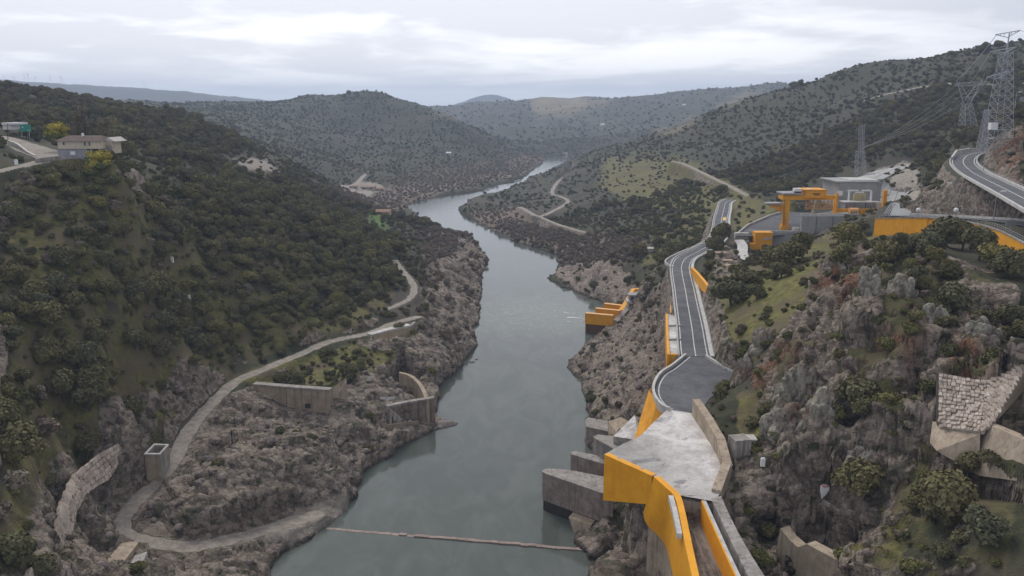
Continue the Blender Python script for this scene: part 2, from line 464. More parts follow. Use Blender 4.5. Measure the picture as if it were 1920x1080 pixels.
PADS = [([(p.x, p.y) for p in L3('1376 447;1400 426;1442 406;1470 396;1520 396;1510 438;1440 444', 45.5)], 45.2, 3.0), ([(p.x, p.y) for p in L3('1503 408;1560 396;1600 384;1665 380;1720 385;1700 404;1650 408;1596 408', 55.0)], 54.8, 3.0),
        ([(p.x, p.y) for p in turn_pts], 40.9, 2.0), ([(p.x, p.y) for p in slab_pts], 39.6, 1.5)]

carve = np.zeros(Z.shape, np.float32)       # 1 where made ground
trackm = np.zeros(Z.shape, np.float32)


def carve_road(line, hw, bl, paved=True, drop=.25):
    global Z, carve, trackm
    xs = [p.x for p in line]; ysr = [p.y for p in line]
    m = hw + bl + 2
    s_ = (XX > min(xs) - m) & (XX < max(xs) + m) & (YY > min(ysr) - m) & (YY < max(ysr) + m)
    if not s_.any():
        return
    d, hh = segdist(XX[s_], YY[s_], [(p.x, p.y, p.z) for p in line])
    k = sstep(hw + bl, hw, d)
    Z[s_] = Z[s_] * (1 - k) + (hh - drop) * k
    carve[s_] = np.maximum(carve[s_], k)
    trackm[s_] = np.maximum(trackm[s_], sstep(hw + .4, hw - .6, d + 0.5 * fbm(XX[s_] / 2.5, YY[s_] / 2.5, None, 2)))


def carve_pad(poly, z, bl):
    global Z, carve
    xs = [p[0] for p in poly]; yy_ = [p[1] for p in poly]
    m = bl + 2
    s_ = (XX > min(xs) - m) & (XX < max(xs) + m) & (YY > min(yy_) - m) & (YY < max(yy_) + m)
    d = segdist(XX[s_], YY[s_], [(p[0], p[1], 0) for p in poly + poly[:1]])[0]
    k = np.where(inpoly(XX[s_], YY[s_], poly), 1, sstep(bl, 0, d))
    zz = z
    Z[s_] = Z[s_] * (1 - k) + zz * k
    carve[s_] = np.maximum(carve[s_], k)


for line, hw, bl in ROADS:
    if line is hill_track:
        d = segdist(XX, YY, [(p.x, p.y, 0) for p in line])[0]
        trackm = np.maximum(trackm, sstep(hw + 1, hw - .6, d))
        continue
    _t = trackm.copy()
    carve_road(line, hw, bl, drop=.3 if line in (main_road, upper_road, junction_road) else 0.0)
    if line in (main_road, upper_road, junction_road):
        trackm = _t
for poly, z, bl in PADS:
    carve_pad(poly, z, bl)



def carve_front(tops, zb_, depth, side=-1):
    """clear the ground in front (viewer's side) of an upright wall so that its foot shows"""
    global Z, carve
    xs = [p.x for p in tops]; yy_ = [p.y for p in tops]
    m = depth + 3
    s_ = (XX > min(xs) - m) & (XX < max(xs) + m) & (YY > min(yy_) - m) & (YY < max(yy_) + 1)
    d, hh = segdist(XX[s_], YY[s_], [(p.x, p.y, z_) for p, z_ in zip(tops, zb_)])
    poly = [(p.x, p.y + .8) for p in tops] + [(p.x, p.y - depth - 2) for p in reversed(tops)]
    inn = inpoly(XX[s_], YY[s_], poly)
    k = sstep(depth + 1.5, depth * .5, d) * inn
    low = np.minimum(Z[s_], hh + .05 * d)
    Z[s_] = Z[s_] * (1 - k) + low * k
    carve[s_] = np.maximum(carve[s_], np.where(d < 4, k, k * .9))


def zat(p, v):
    return D(960, v, p.y).z


_w = L3("474 722 19;535 727 19;560 729 19;618 733 19"); carve_front(_w, [zat(_w[0], 726), zat(_w[1], 762), zat(_w[2], 768), zat(_w[3], 777)], 5)
_w = L3("697 629 17.2;733 619 17.4;771 611 17.5"); carve_front(_w, [zat(_w[0], 656), zat(_w[1], 648), zat(_w[2], 636)], 5)
_w = L3("728 763 10;760 756 9.8;790 751 9.7;815 747 9.6"); carve_front(_w, [3, 3, 2, 1], 8)
carve_pad([(p.x, p.y) for p in L3("722 758;742 722;756 705;778 722;792 738;796 748;760 755", 2.0)], -1.5, 1.0)
_w = [W(1462, 991, 37.5), W(1496, 1024, 37.2), W(1552, 1041, 38), W(1604, 1072, 38.6), W(1650, 1100, 39)]; carve_front(_w, [26, 25, 25, 25, 26], 16)
_w = [D(1750, 845, 115), D(1835, 895, 109.5), D(1930, 905, 102)]; carve_front(_w, [p.z - 3.2 for p in _w], 17)
_w = L3("1271 853 17;1300 853 17;1316 835 17") if False else [W(262, 856, 17), W(301, 856, 17), W(318, 838, 17)]; carve_front(_w, [9.5, 9, 9], 6)
_w = [D(1397, 436, 379), D(1500, 437, 379)]; carve_front(_w, [38, 40], 12)
_w = [D(1500, 405, 370), D(1596, 405, 370)]; carve_front(_w, [46.5, 50], 10)
_f = [D(1645, 410, 290), D(1700, 409, 273), D(1744, 409, 262), D(1800, 413, 245), D(1850, 424, 219), D(1880, 434, 203), D(1900, 444, 192), D(1925, 457, 179), D(1990, 492, 160)]


def offset_line(line, off):
    out = []
    for i, p in enumerate(line):
        a = line[max(i - 1, 0)]; b = line[min(i + 1, len(line) - 1)]
        d = Vector((b.x - a.x, b.y - a.y, 0)).normalized()
        out.append(p + Vector((d.y, -d.x, 0)) * off)          # >0: right of travel
    return out


_lo = [zat(_f[0], 446), zat(_f[1], 441), zat(_f[2], 438), zat(_f[3], 446), zat(_f[4], 458), zat(_f[5], 466), zat(_f[6], 475), zat(_f[7], 488), zat(_f[8], 524)]
_t = trackm.copy()
carve_road([Vector((p.x, p.y, z_ - .1)) for p, z_ in zip(offset_line(_f, 5.6), _lo)], 4.8, 11, drop=0)
carve_road([p - Vector((0, 0, .1)) for p in offset_line(_f, -5.2)], 4.9, .5, drop=0)
trackm = _t
for _l in (junction_road,):
    _t = trackm.copy(); carve_road(_l, 5.2, 2, drop=.3); trackm = _t


_b = [W(1206, 962, 33), W(1213, 984, 31.5), W(1237, 1008, 30), W(1250, 1030, 29.5), W(1258, 1062, 29.5), W(1266, 1100, 29), W(1290, 1200, 28)]
carve_road([p + Vector((-4.2, -1.5, -9.5)) for p in _b], 4.2, 3.0, drop=0)
trackm[:] = np.where((XX > 15) & (XX < 45) & (YY > 85) & (YY < 150), 0, trackm)
_w = [D(1755, 702, 124), D(1850, 718, 121), D(1925, 683, 122), D(2000, 650, 123)]; carve_front(_w, [53, 52, 52, 52], 13)

LYY = np.log(ys)


def ground(x, y):
    x = np.asarray(x, float); y = np.asarray(y, float)
    return bil(Z, tcol, LYY, x / y, np.log(y))


_my = 46 * np.exp(np.arange(0, 5.3, 0.004))


def hit(u, v, default=9000.0):
    """where the sight line through a picture point meets the ground"""
    r = ray(u, v)
    t = _my / r.y
    x, z = r.x * t, H + r.z * t
    b = z < ground(x, _my)
    if not b.any():
        t = default / r.y
        return Vector((r.x * t, default, 0))
    i = int(np.argmax(b))
    lo, hi = _my[max(i - 1, 0)], _my[i]
    for _ in range(14):
        md = (lo + hi) / 2
        if H + r.z * md / r.y < float(ground(r.x * md / r.y, md)):
            hi = md
        else:
            lo = md
    return Vector((r.x * hi / r.y, hi, float(ground(r.x * hi / r.y, hi))))


# ------------------------------------------------------------------ ground cover, drawn as areas on the ground
C2 = 2
cXX, cYY = XX[::C2, ::C2], YY[::C2, ::C2]
gct, gcl = tcol[::C2], np.log(ys[::C2])
cover = {k: np.zeros(cXX.shape, np.float32) for k in ('rock', 'grass', 'bare', 'rust', 'brown', 'pale', 'vivid', 'wood', 'pinkrock', 'clear', 'heath')}


def area(kind, poly, wgt=1.0):
    P = [hit(u, v) for u, v in poly]
    xs = [p.x for p in P]; yy_ = [p.y for p in P]
    x = cXX + 2.5 * np.minimum(cYY / 300, 6) * fbm(cXX / 14, cYY / 14, None, 3); y = cYY + 4 * np.minimum(cYY / 300, 6) * fbm(cXX / 16 + 9, cYY / 16, None, 3)
    m = inpoly(x, y, [(p.x, p.y) for p in P])
    cover[kind] = np.where(m, np.maximum(cover[kind], wgt), cover[kind]) if wgt > 0 else np.where(m, cover[kind] * 0, cover[kind])


def AR(kind, s, wgt=1.0):
    area(kind, [tuple(float(a) for a in p.split()) for p in s.split(';')], wgt)


AR('rock', "345 800;380 775;440 735;480 722;620 735;680 700;760 690;700 660;640 650;700 635;800 610;790 560;820 500;860 445;912 480;915 500;905 590;893 645;835 715;840 797;720 860;660 950;600 1000;500 1080;480 1120;150 1120;190 1060;240 1000;225 960;330 870")
AR('rock', "180 870;260 830;330 830;330 890;250 960;215 1010;120 1080;60 1080;130 960", .8)
AR('rock', "1025 520;1060 500;1150 490;1190 510;1205 560;1265 560;1265 600;1248 700;1225 740;1200 810;1105 830;1090 745;1060 675;1110 640;1170 580;1100 560")
AR('rock', "1070 990;1130 940;1220 900;1290 1080;1290 1120;1100 1120")
AR('rock', "1380 680;1480 610;1530 500;1600 462;1640 470;1740 520;1800 600;1920 560;1920 900;1700 960;1920 1100;1420 1100;1340 960;1375 870;1420 800;1380 700", .55)
AR('rock', "1460 800;1500 690;1545 670;1600 690;1590 760;1520 800;1540 900;1440 880", 1.0)
AR('rock', "1345 900;1400 860;1440 900;1500 1000;1440 1080;1400 1060;1345 960", .95)
AR('rock', "1530 500;1640 470;1660 560;1600 640;1530 650;1480 640", .8)
AR('rock', "1860 260;1920 230;1920 390;1870 350;1850 310", .9)
AR('rock', "1335 465;1385 455;1410 500;1380 520;1335 530", .8)
AR('rock', "370 700;450 660;560 630;700 590;760 590;700 618;560 655;440 700;380 740", .7)
AR('rock', "1700 330;1790 330;1800 400;1720 410", .7)
AR('rock', "1760 478;1830 490;1930 545;1930 640;1800 610", .62)
AR('rust', "1530 500;1640 480;1640 570;1560 600;1520 560")
AR('rust', "1390 640;1450 630;1500 700;1450 760;1400 740")
AR('rust', "1640 600;1720 560;1780 620;1700 680;1640 650")
AR('rust', "1860 260;1920 240;1920 380;1870 345")
AR('rust', "1780 640;1860 640;1860 700;1780 720")
AR('rust', "1240 640;1262 560;1268 600;1262 700;1200 800;1180 760", .35)
AR('grass', "1320 560;1440 490;1560 430;1650 445;1560 480;1500 580;1400 640;1330 640")
AR('grass', "1130 290;1250 280;1330 310;1440 380;1500 395;1380 440;1330 400;1200 390;1120 350", .8)
AR('grass', "1240 420;1330 380;1340 440;1260 480;1200 500", .6)
AR('grass', "0 360;250 330;500 340;640 420;760 520;700 600;560 640;440 680;330 760;200 860;60 1080;0 1080", .55)
AR('grass', "100 880;330 720;420 680;330 790;220 830;120 940", .9)
AR('grass', "420 700;620 650;700 640;760 640;700 700;620 720;440 720", .7)
AR('grass', "1380 740;1460 760;1440 820;1390 830", .9)
AR('grass', "1500 930;1700 970;1700 1080;1620 1080;1480 960", .6)
AR('grass', "1740 190;1920 180;1920 250;1740 240", .5)
AR('grass', "1790 400;1870 350;1920 395;1870 410", .6)
AR('brown', "620 345;760 322;960 300;1040 290;1050 305;980 330;860 352;820 365;760 390;700 392;640 375")
AR('brown', "870 400;960 385;1000 410;1150 440;1240 470;1150 500;1050 500;1040 470;960 450;900 425", .9)
AR('brown', "780 440;870 440;915 500;905 590;893 645;830 690;790 600;800 540", .8)
AR('brown', "1180 560;1265 560;1265 620;1240 640;1180 600", .6)
AR('brown', "1040 200;1200 215;1130 290;1060 300;980 290", .3)
AR('pale', "990 195;1060 182;1110 190;1200 187;1100 200;1060 215;1010 225")
AR('pale', "1225 250;1300 215;1330 212;1300 235;1250 255;1230 262")
AR('pale', "1340 200;1400 172;1440 172;1400 190;1360 205")
AR('pale', "800 205;860 205;850 225;820 220", .8)
AR('pale', "1100 230;1150 225;1180 240;1140 250", .5)
AR('pale', "690 215;760 205;800 230;740 240", .35)
AR('vivid', "692 404;712 402;725 425;735 450;712 455;698 430")
AR('bare', "640 347;700 340;725 352;700 362;650 360")
AR('bare', "430 300;510 298;530 330;470 325", .7)
AR('bare', "0 322;90 300;110 312;60 330;0 340", .5)
AR('bare', "470 1030;560 960;660 925;665 950;600 1000;540 1030", .9)
AR('bare', "1430 405;1440 395;1470 400;1470 440;1440 445", .4)
AR('bare', "330 520;345 500;380 570;385 620;360 640;350 600", .45)
AR('pinkrock', "1030 520;1060 500;1150 490;1190 510;1205 560;1140 560;1100 555")
AR('pinkrock', "1065 675;1100 650;1200 580;1260 590;1230 740;1150 740;1090 740", .6)
AR('wood', "0 330;230 340;420 340;560 370;660 410;745 470;740 530;680 570;560 610;420 650;330 690;240 780;90 860;0 960")
AR('wood', "0 165;200 200;450 270;640 385;480 330;300 310;200 260;0 230", .42)
AR('wood', "0 960;90 860;60 1080;0 1080", .5)
AR('wood', "400 200;690 175;760 190;960 300;700 340;560 340;420 300", .15)
AR('wood', "1450 180;1620 125;1920 80;1920 240;1760 330;1440 380;1290 300;1140 300;1250 240", .28)
AR('clear', "1430 530;1500 480;1560 440;1640 415;1645 452;1580 480;1500 560;1400 640;1335 640;1335 600", .8)
AR('clear', "1640 462;1750 458;1810 450;1860 470;1930 500;1930 460;1800 408;1640 408", .9)
AR('grass', "1400 560;1560 460;1740 480;1900 540;1920 900;1900 1080;1500 1080;1400 900;1420 760;1380 660", .42)
AR('bare', "1560 350;1600 338;1640 322;1722 300;1722 360;1700 400;1650 380;1560 372")
AR('grass', "1560 690;1700 640;1900 700;1750 760;1700 900;1560 880", .45)
AR('wood', "1600 700;1760 620;1760 860;1640 900;1560 800", .45)
AR('wood', "1640 480;1740 450;1920 500;1920 590;1800 620;1700 560", .8)
AR('wood', "1700 850;1920 900;1920 1080;1640 1080;1680 960", 1.0)
AR('wood', "1440 920;1600 910;1640 1000;1500 960", .6)
AR('wood', "1780 940;1920 920;1920 1080;1740 1040", .9)
AR('heath', "260 200;450 188;560 186;640 178;690 165;760 180;880 240;960 300;960 322;760 350;640 340;560 345;480 310;330 260")
AR('heath', "850 205;1000 215;1100 225;1300 190;1470 160;1320 230;1250 245;1130 285;1050 290;960 290;880 250", .8)
AR('heath', "1100 300;1240 240;1420 175;1600 120;1750 95;1930 70;1930 240;1800 280;1720 300;1560 340;1440 370;1380 340;1300 300", .9)
AR('heath', "0 160;200 190;450 260;640 370;480 320;300 300;200 255;0 225", .9)
AR('clear', "690 400;720 398;745 455;700 462")
AR('clear', "400 295;530 295;540 335;440 330")
AR('clear', "0 230;110 270;250 280;240 335;110 320;0 345")
AR('clear', "1370 380;1470 370;1560 330;1720 300;1740 440;1640 450;1400 520;1340 500;1340 380")
AR('clear', "1780 270;1920 250;1920 470;1640 455;1640 400;1760 400")
AR('clear', "1740 690;1920 680;1920 900;1760 880")
AR('clear', "1440 960;1620 1000;1620 1090;1440 1090")
for k in cover:
    for _ in range(2):
        cover[k] = blur(cover[k])
cv_ = {k: bil(a, gct, gcl, TT, np.log(YY)).astype(np.float32) for k, a in cover.items()}

# steepness adds rock
gy, gx = np.gradient(Z)
dy_, dx_ = np.gradient(YY)[0], np.gradient(XX)[1]
sx = gx / dx_
sy = (gy - sx * np.gradient(XX)[0]) / dy_
slope = np.hypot(sx, sy)
rocky = cv_['rock'] * (cv_['rock'] > .9) + np.where(cv_['rock'] <= .9, sstep(.57, .70, cv_['rock'] * .62 + .5 * (.5 + .5 * fbm(XX / 7, YY / 7, Z / 7, 4)) * sstep(0, .2, cv_['rock'])), 0)
rocky = np.maximum(rocky, sstep(1.25, 2.1, slope) * (_crm > .3))
rocky = np.maximum(rocky, sstep(.9, 1.5, slope) * (YY < 700) * (1 - np.clip(cv_['wood'] * 1.3, 0, 1)))
rocky = np.maximum(rocky, shore * sstep(600, 300, YY) * .9)
rocky = np.maximum(rocky, sstep(1.8, 2.6, slope) * (YY < 300) * (XX > 20))
rocky = np.clip(rocky, 0, 1) * (1 - trackm)
ck = 1 - carve

# 3-D rock relief: jointed blocks and ledges pushed along the normal
m = (rocky > .02) & (YY < 760) & (carve < .98)
nx_, ny_, nz_ = -sx[m], -sy[m], np.ones(m.sum())
nl = np.sqrt(nx_ ** 2 + ny_ ** 2 + 1)
nx_, ny_, nz_ = nx_ / nl, ny_ / nl, nz_ / nl
x, y, z = XX[m], YY[m], Z[m]
ca, sa = math.cos(.5), math.sin(.5)
lx, ly = x * ca + y * sa, -x * sa + y * ca
wx_ = lx + 1.5 * fbm(x / 5, y / 5, z / 5, 3); wy_ = ly + 1.5 * fbm(x / 5 + 9, y / 5, z / 5, 3)
sc1 = np.where(x < 0, 7.5, 6.0)
v1, e1, t1 = cells(wx_ / (sc1 * 1.7), wy_ / sc1, z / sc1 + .3 * lx / sc1)
v2, e2, t2 = cells(wx_ / 3.4 + 7, wy_ / 1.9, z / 2.1 + .3 * lx / 2)
rg = fbm(lx / 22, ly / 13, z / 11, 4, .45, ridged=True)
disp = (v1 - .45) * 2.4 + t1 * 4.6 - .5 * sstep(.10, 0, e1) + (v2 - .5) * .7 + t2 * 1.9 - .25 * sstep(.10, 0, e2) + rg * .8
disp = disp * rocky[m] * ck[m] * np.clip(.25 + rd[m] / 6, .25, 1)
crag = np.zeros(Z.shape, np.float32)
crag[m] = sstep(.12, 0, e1) * .7 + sstep(.10, 0, e2) * .4
PX, PY, PZ = XX.copy(), YY.copy(), Z.copy()
hs = .75
PX[m] += nx_ * disp * hs; PY[m] += ny_ * disp * hs; PZ[m] += nz_ * disp
# soil and scrub roughness elsewhere
rest_ = (1 - rocky) * ck * (YY < 1200)
PZ += rest_ * .35 * fbm(XX / 2.2, YY / 2.2, None, 3) * sstep(-.5, 1, Z)
PZ[ins] = np.minimum(PZ[ins], -.4)


def grid_mesh(name, px_, py_, pz_, mat, attrs=None, smooth_=True):
    ny, nx = px_.shape
    me = bpy.data.meshes.new(name)
    co = np.stack([px_, py_, pz_], -1).astype(np.float32).reshape(-1)
    me.vertices.add(ny * nx); me.vertices.foreach_set('co', co)
    i = np.arange(ny * nx).reshape(ny, nx)
    q = np.stack([i[:-1, :-1], i[:-1, 1:], i[1:, 1:], i[1:, :-1]], -1).reshape(-1).astype(np.int32)
    nf = (ny - 1) * (nx - 1)
    me.loops.add(nf * 4); me.loops.foreach_set('vertex_index', q)
    me.polygons.add(nf)
    me.polygons.foreach_set('loop_start', np.arange(nf, dtype=np.int32) * 4)
    me.polygons.foreach_set('loop_total', np.full(nf, 4, np.int32))
    me.polygons.foreach_set('use_smooth', np.full(nf, smooth_))
    me.update(calc_edges=True)
    for an, arr in (attrs or {}).items():
        at_ = me.color_attributes.new(an, 'FLOAT_COLOR', 'POINT')
        at_.data.foreach_set('color', np.stack(arr, -1).astype(np.float32).reshape(-1))
    me.materials.append(mat)
    o = bpy.data.objects.new(name, me)
    col.objects.link(o)
    return o


# ------------------------------------------------------------------ ground material
def newmat(name):
    m_ = bpy.data.materials.new(name)
    m_.use_nodes = True
    for n in list(m_.node_tree.nodes):
        m_.node_tree.nodes.remove(n)
    b = NB(m_.node_tree)
    out = b.n('ShaderNodeOutputMaterial')
    p = b.n('ShaderNodeBsdfPrincipled')
    m_.node_tree.links.new(p.outputs[0], out.inputs[0])
    p.inputs['Roughness'].default_value = .9
    p.inputs['Specular IOR Level'].default_value = .25
    return m_, b, p


def lk(b, a, s):
    b.t.links.new(a, s)


gm, g, gp = newmat('ground')
pos = g.n('ShaderNodeNewGeometry').outputs['Position']
A1 = g.n('ShaderNodeVertexColor', layer_name='cover_a')
A2 = g.n('ShaderNodeVertexColor', layer_name='cover_b')
s1 = g.n('ShaderNodeSeparateColor', inp={0: A1.outputs[0]}); s2 = g.n('ShaderNodeSeparateColor', inp={0: A2.outputs[0]})
rockf, grassf, baref, rustf = s1.outputs[0], s1.outputs[1], s1.outputs[2], A1.outputs[1]
brownf, palef, vividf, pinkf = s2.outputs[0], s2.outputs[1], s2.outputs[2], A2.outputs[1]
nb = g.noise(pos, .018, 6, .6)
nm = g.noise(pos, .09, 5, .6)
nf = g.noise(pos, .55, 5, .65)
nff = g.noise(pos, 2.2, 4, .65)
scrub = g.mix(g.ramp(nm, .38, .64), (.036, .040, .019), (.074, .066, .036))
scrub = g.mix(g.math('MULTIPLY', g.ramp(g.noise(pos, .0085, 5, .65, .5), .48, .56), .6), scrub, (.036, .042, .022))
scrub = g.mix(g.ramp(nb, .45, .62), scrub, (.080, .066, .050))
scrub = g.mix(g.math('MULTIPLY', g.ramp(nf, .5, .7), .5), scrub, (.10, .092, .05))
grass = g.mix(g.ramp(nf, .35, .65), (.095, .095, .026), (.19, .17, .052))
grass = g.mix(g.ramp(nm, .42, .62), grass, (.125, .10, .058))
gsel = g.ramp(g.math('ADD', grassf, g.math('MULTIPLY', g.math('SUBTRACT', nm, .5), 1.4)), .25, .6)
c = g.mix(gsel, scrub, grass)
brown = g.mix(g.ramp(nf, .35, .65), (.12, .088, .068), (.21, .165, .125))
c = g.mix(g.ramp(g.math('ADD', brownf, g.math('MULTIPLY', g.math('SUBTRACT', nm, .5), 1.0)), .3, .7), c, brown)
c = g.mix(g.math('MULTIPLY', palef, .8), c, g.mix(g.ramp(nb, .4, .6), (.20, .155, .09), (.27, .22, .13)))
c = g.mix(vividf, c, (.09, .17, .035))
A3 = g.n('ShaderNodeVertexColor', layer_name='cover_c')
he = g.n('ShaderNodeSeparateColor', inp={0: A3.outputs[0]}).outputs[0]
c = g.mix(g.math('MULTIPLY', he, g.math('ADD', .45, g.math('MULTIPLY', g.ramp(nb, .60, .42), .4))), c, g.mix(g.ramp(nf, .35, .65), (.038, .042, .022), (.062, .060, .034)))
# rock
stv = g.mapping(pos, (.35, .9, 1.2), rot=(.3, .15, .5))
r1 = g.noise(stv, .35, 7, .65, .6)
r2 = g.noise(pos, 1.3, 6, .7)
r3 = g.noise(g.mapping(pos, (1, 1, .25)), .25, 4, .6)
vor = g.n('ShaderNodeTexVoronoi', feature='F1', inp={'Vector': g.mapping(g.n('ShaderNodeVectorMath', operation='ADD', inp={0: pos, 1: g.noise(pos, .6, 3, .6, out=1)}).outputs[0], (.42, .75, .9), rot=(.25, .15, .5)), 'Scale': 1.0})
vore = g.n('ShaderNodeTexVoronoi', feature='DISTANCE_TO_EDGE', inp={'Vector': vor.inputs['Vector'].links[0].from_socket, 'Scale': 1.0})
vtone = g.n('ShaderNodeSeparateColor', inp={0: vor.outputs['Color']}).outputs[0]
rock = g.mix(g.ramp(g.math('ADD', g.math('MULTIPLY', r1, .75), g.math('MULTIPLY', vtone, .25)), .36, .62), (.125, .096, .074), (.36, .292, .232))
rock = g.mix(g.math('MULTIPLY', g.ramp(r2, .50, .72), .65), rock, (.36, .33, .30))
rock = g.mix(g.math('MULTIPLY', g.ramp(r2, .48, .28), .6), rock, (.045, .038, .032))
rock = g.mix(g.math('MULTIPLY', g.ramp(vore.outputs[0], .05, .0), .3), rock, (.03, .026, .022))
rock = g.mix(g.math('MULTIPLY', g.ramp(r3, .52, .66), .5), rock, (.11, .115, .065))
rock = g.mix(g.math('MULTIPLY', pinkf, .55), rock, g.mix(g.ramp(r2, .35, .6), (.22, .16, .125), (.48, .40, .34)))
rock = g.mix(g.math('MULTIPLY', rustf, g.ramp(nm, .4, .62)), rock, g.mix(g.ramp(r2, .35, .65), (.13, .060, .032), (.28, .15, .085)))
rock = g.mix(g.ramp(g.noise(pos, .4, 4, .6), .56, .66), rock, (.065, .068, .035))
geo = g.n('ShaderNodeNewGeometry')
nz = g.n('ShaderNodeSeparateXYZ', inp={0: geo.outputs['Normal']}).outputs[2]
rsel = g.ramp(g.math('ADD', rockf, g.math('MULTIPLY', g.math('SUBTRACT', nf, .5), .9)), .35, .6)
c = g.mix(rsel, c, rock)
# waterline: algae-dark wet band
zz = g.n('ShaderNodeSeparateXYZ', inp={0: pos}).outputs[2]
wet = g.ramp(g.math('ADD', zz, g.math('MULTIPLY', nf, 1.5)), 2.4, 1.2)
c = g.mix(g.math('MULTIPLY', wet, .75), c, (.028, .024, .018))
barec = g.mix(g.ramp(nf, .3, .7), (.24, .205, .17), (.38, .335, .28))
bsel = g.ramp(g.math('ADD', baref, g.math('MULTIPLY', g.math('SUBTRACT', nf, .5), .7)), .35, .7)
c = g.mix(bsel, c, barec)
lk(g, c, gp.inputs['Base Color'])
bh0 = g.math('MULTIPLY', g.math('MINIMUM', vore.outputs[0], .25), g.math('MULTIPLY', rsel, .9))
bh = g.math('ADD', bh0, g.math('ADD', g.math('MULTIPLY', r2, g.math('ADD', g.math('MULTIPLY', rsel, 1.2), .15)), g.math('ADD', g.math('MULTIPLY', nff, .35), g.math('MULTIPLY', nf, .6))))
bmp = g.n('ShaderNodeBump', inp={'Height': bh, 'Strength': .9, 'Distance': .8})
lk(g, bmp.outputs[0], gp.inputs['Normal'])

bare_all = np.clip(np.maximum(cv_['bare'], trackm), 0, 1)
ground_o = grid_mesh('ground', PX, PY, PZ, gm, {
    'cover_a': (rocky, cv_['grass'], bare_all, cv_['rust']),
    'cover_c': (cv_['heath'], cv_['wood'], crag, carve),
    'cover_b': (cv_['brown'], cv_['pale'], cv_['vivid'], cv_['pinkrock'])})
tag(ground_o, kind='structure')

# ------------------------------------------------------------------ river water
wm, g, p = newmat('river_water')
pos = g.n('ShaderNodeNewGeometry').outputs['Position']
ps = g.n('ShaderNodeSeparateXYZ', inp={0: pos})
wv = g.mapping(pos, (.10, .045, .1), rot=(0, 0, .15))
n_a = g.noise(wv, 1.0, 5, .6, 1.2)
n_b = g.noise(pos, .6, 4, .6, .4)
base = g.mix(g.ramp(n_a, .35, .7), (.076, .088, .076), (.105, .118, .104))
foamv = g.mapping(pos, (.22, .5, .1), rot=(0, 0, -.2))
fo = g.noise(foamv, 1.0, 6, .68, 2.2)
foam_c = W(1010, 590, 0)
fd = g.n('ShaderNodeVectorMath', operation='DISTANCE', inp={0: g.mapping(pos, (.8, .75, 1)), 1: (foam_c.x * .8, foam_c.y * .75, 0)}).outputs['Value']
fz = g.ramp(fd, 44, 6)
froth = g.math('MULTIPLY', g.ramp(fo, .53, .66), g.math('MULTIPLY', fz, .5))
base = g.mix(g.math('MULTIPLY', froth, 1.5), base, (.42, .44, .36))
base = g.mix(g.math('MULTIPLY', fz, .5), base, (.15, .17, .13))
lk(g, base, p.inputs['Base Color'])
farr = g.ramp(ps.outputs[1], 250, 700)
p.inputs['IOR'].default_value = 1.33
p.inputs['Specular IOR Level'].default_value = .5
rgh = g.math('ADD', g.math('MULTIPLY', n_a, .08), g.math('ADD', .015, g.math('MULTIPLY', farr, .03)))
lk(g, rgh, p.inputs['Roughness'])
bmp = g.n('ShaderNodeBump', inp={'Height': g.math('ADD', n_b, g.math('MULTIPLY', n_a, 2.5)), 'Strength': .10, 'Distance': .3})
lk(g, bmp.outputs[0], p.inputs['Normal'])
bm = bmesh.new()
vs = [bm.verts.new(c_) for c_ in ((-260, 36, 0), (260, 36, 0), (420, 2600, 0), (-420, 2600, 0))]
bm.faces.new(vs)
me = bpy.data.meshes.new('river'); bm.to_mesh(me); bm.free()
me.materials.append(wm)
ro = bpy.data.objects.new('river', me); col.objects.link(ro)
tag(ro, kind='structure')

# ------------------------------------------------------------------ materials for built things
def mat(name, c1, c2, scale=.6, rough=.85, streak=0, metal=0, bump=.3, stain=None, spec=.25, dist=.05):
    m_, b, p = newmat(name)
    tcn = b.n('ShaderNodeNewGeometry').outputs['Position']
    n1_ = b.noise(tcn, scale, 6, .65, .3)
    n2_ = b.noise(tcn, scale * 7, 4, .6)
    c_ = b.mix(b.ramp(b.math('ADD', b.math('MULTIPLY', n1_, .7), b.math('MULTIPLY', n2_, .3)), .36, .64), c1, c2)
    if streak:
        ns = b.noise(b.mapping(tcn, (1, 1, .06)), 1.1, 5, .65)
        c_ = b.mix(b.math('MULTIPLY', b.ramp(ns, .48, .68), streak), c_, stain or (.05, .045, .04))
    lk(b, c_, p.inputs['Base Color'])
    p.inputs['Roughness'].default_value = rough
    p.inputs['Metallic'].default_value = metal
    p.inputs['Specular IOR Level'].default_value = spec
    if bump:
        bm_ = b.n('ShaderNodeBump', inp={'Height': n2_, 'Strength': bump, 'Distance': dist})
        lk(b, bm_.outputs[0], p.inputs['Normal'])
    return m_


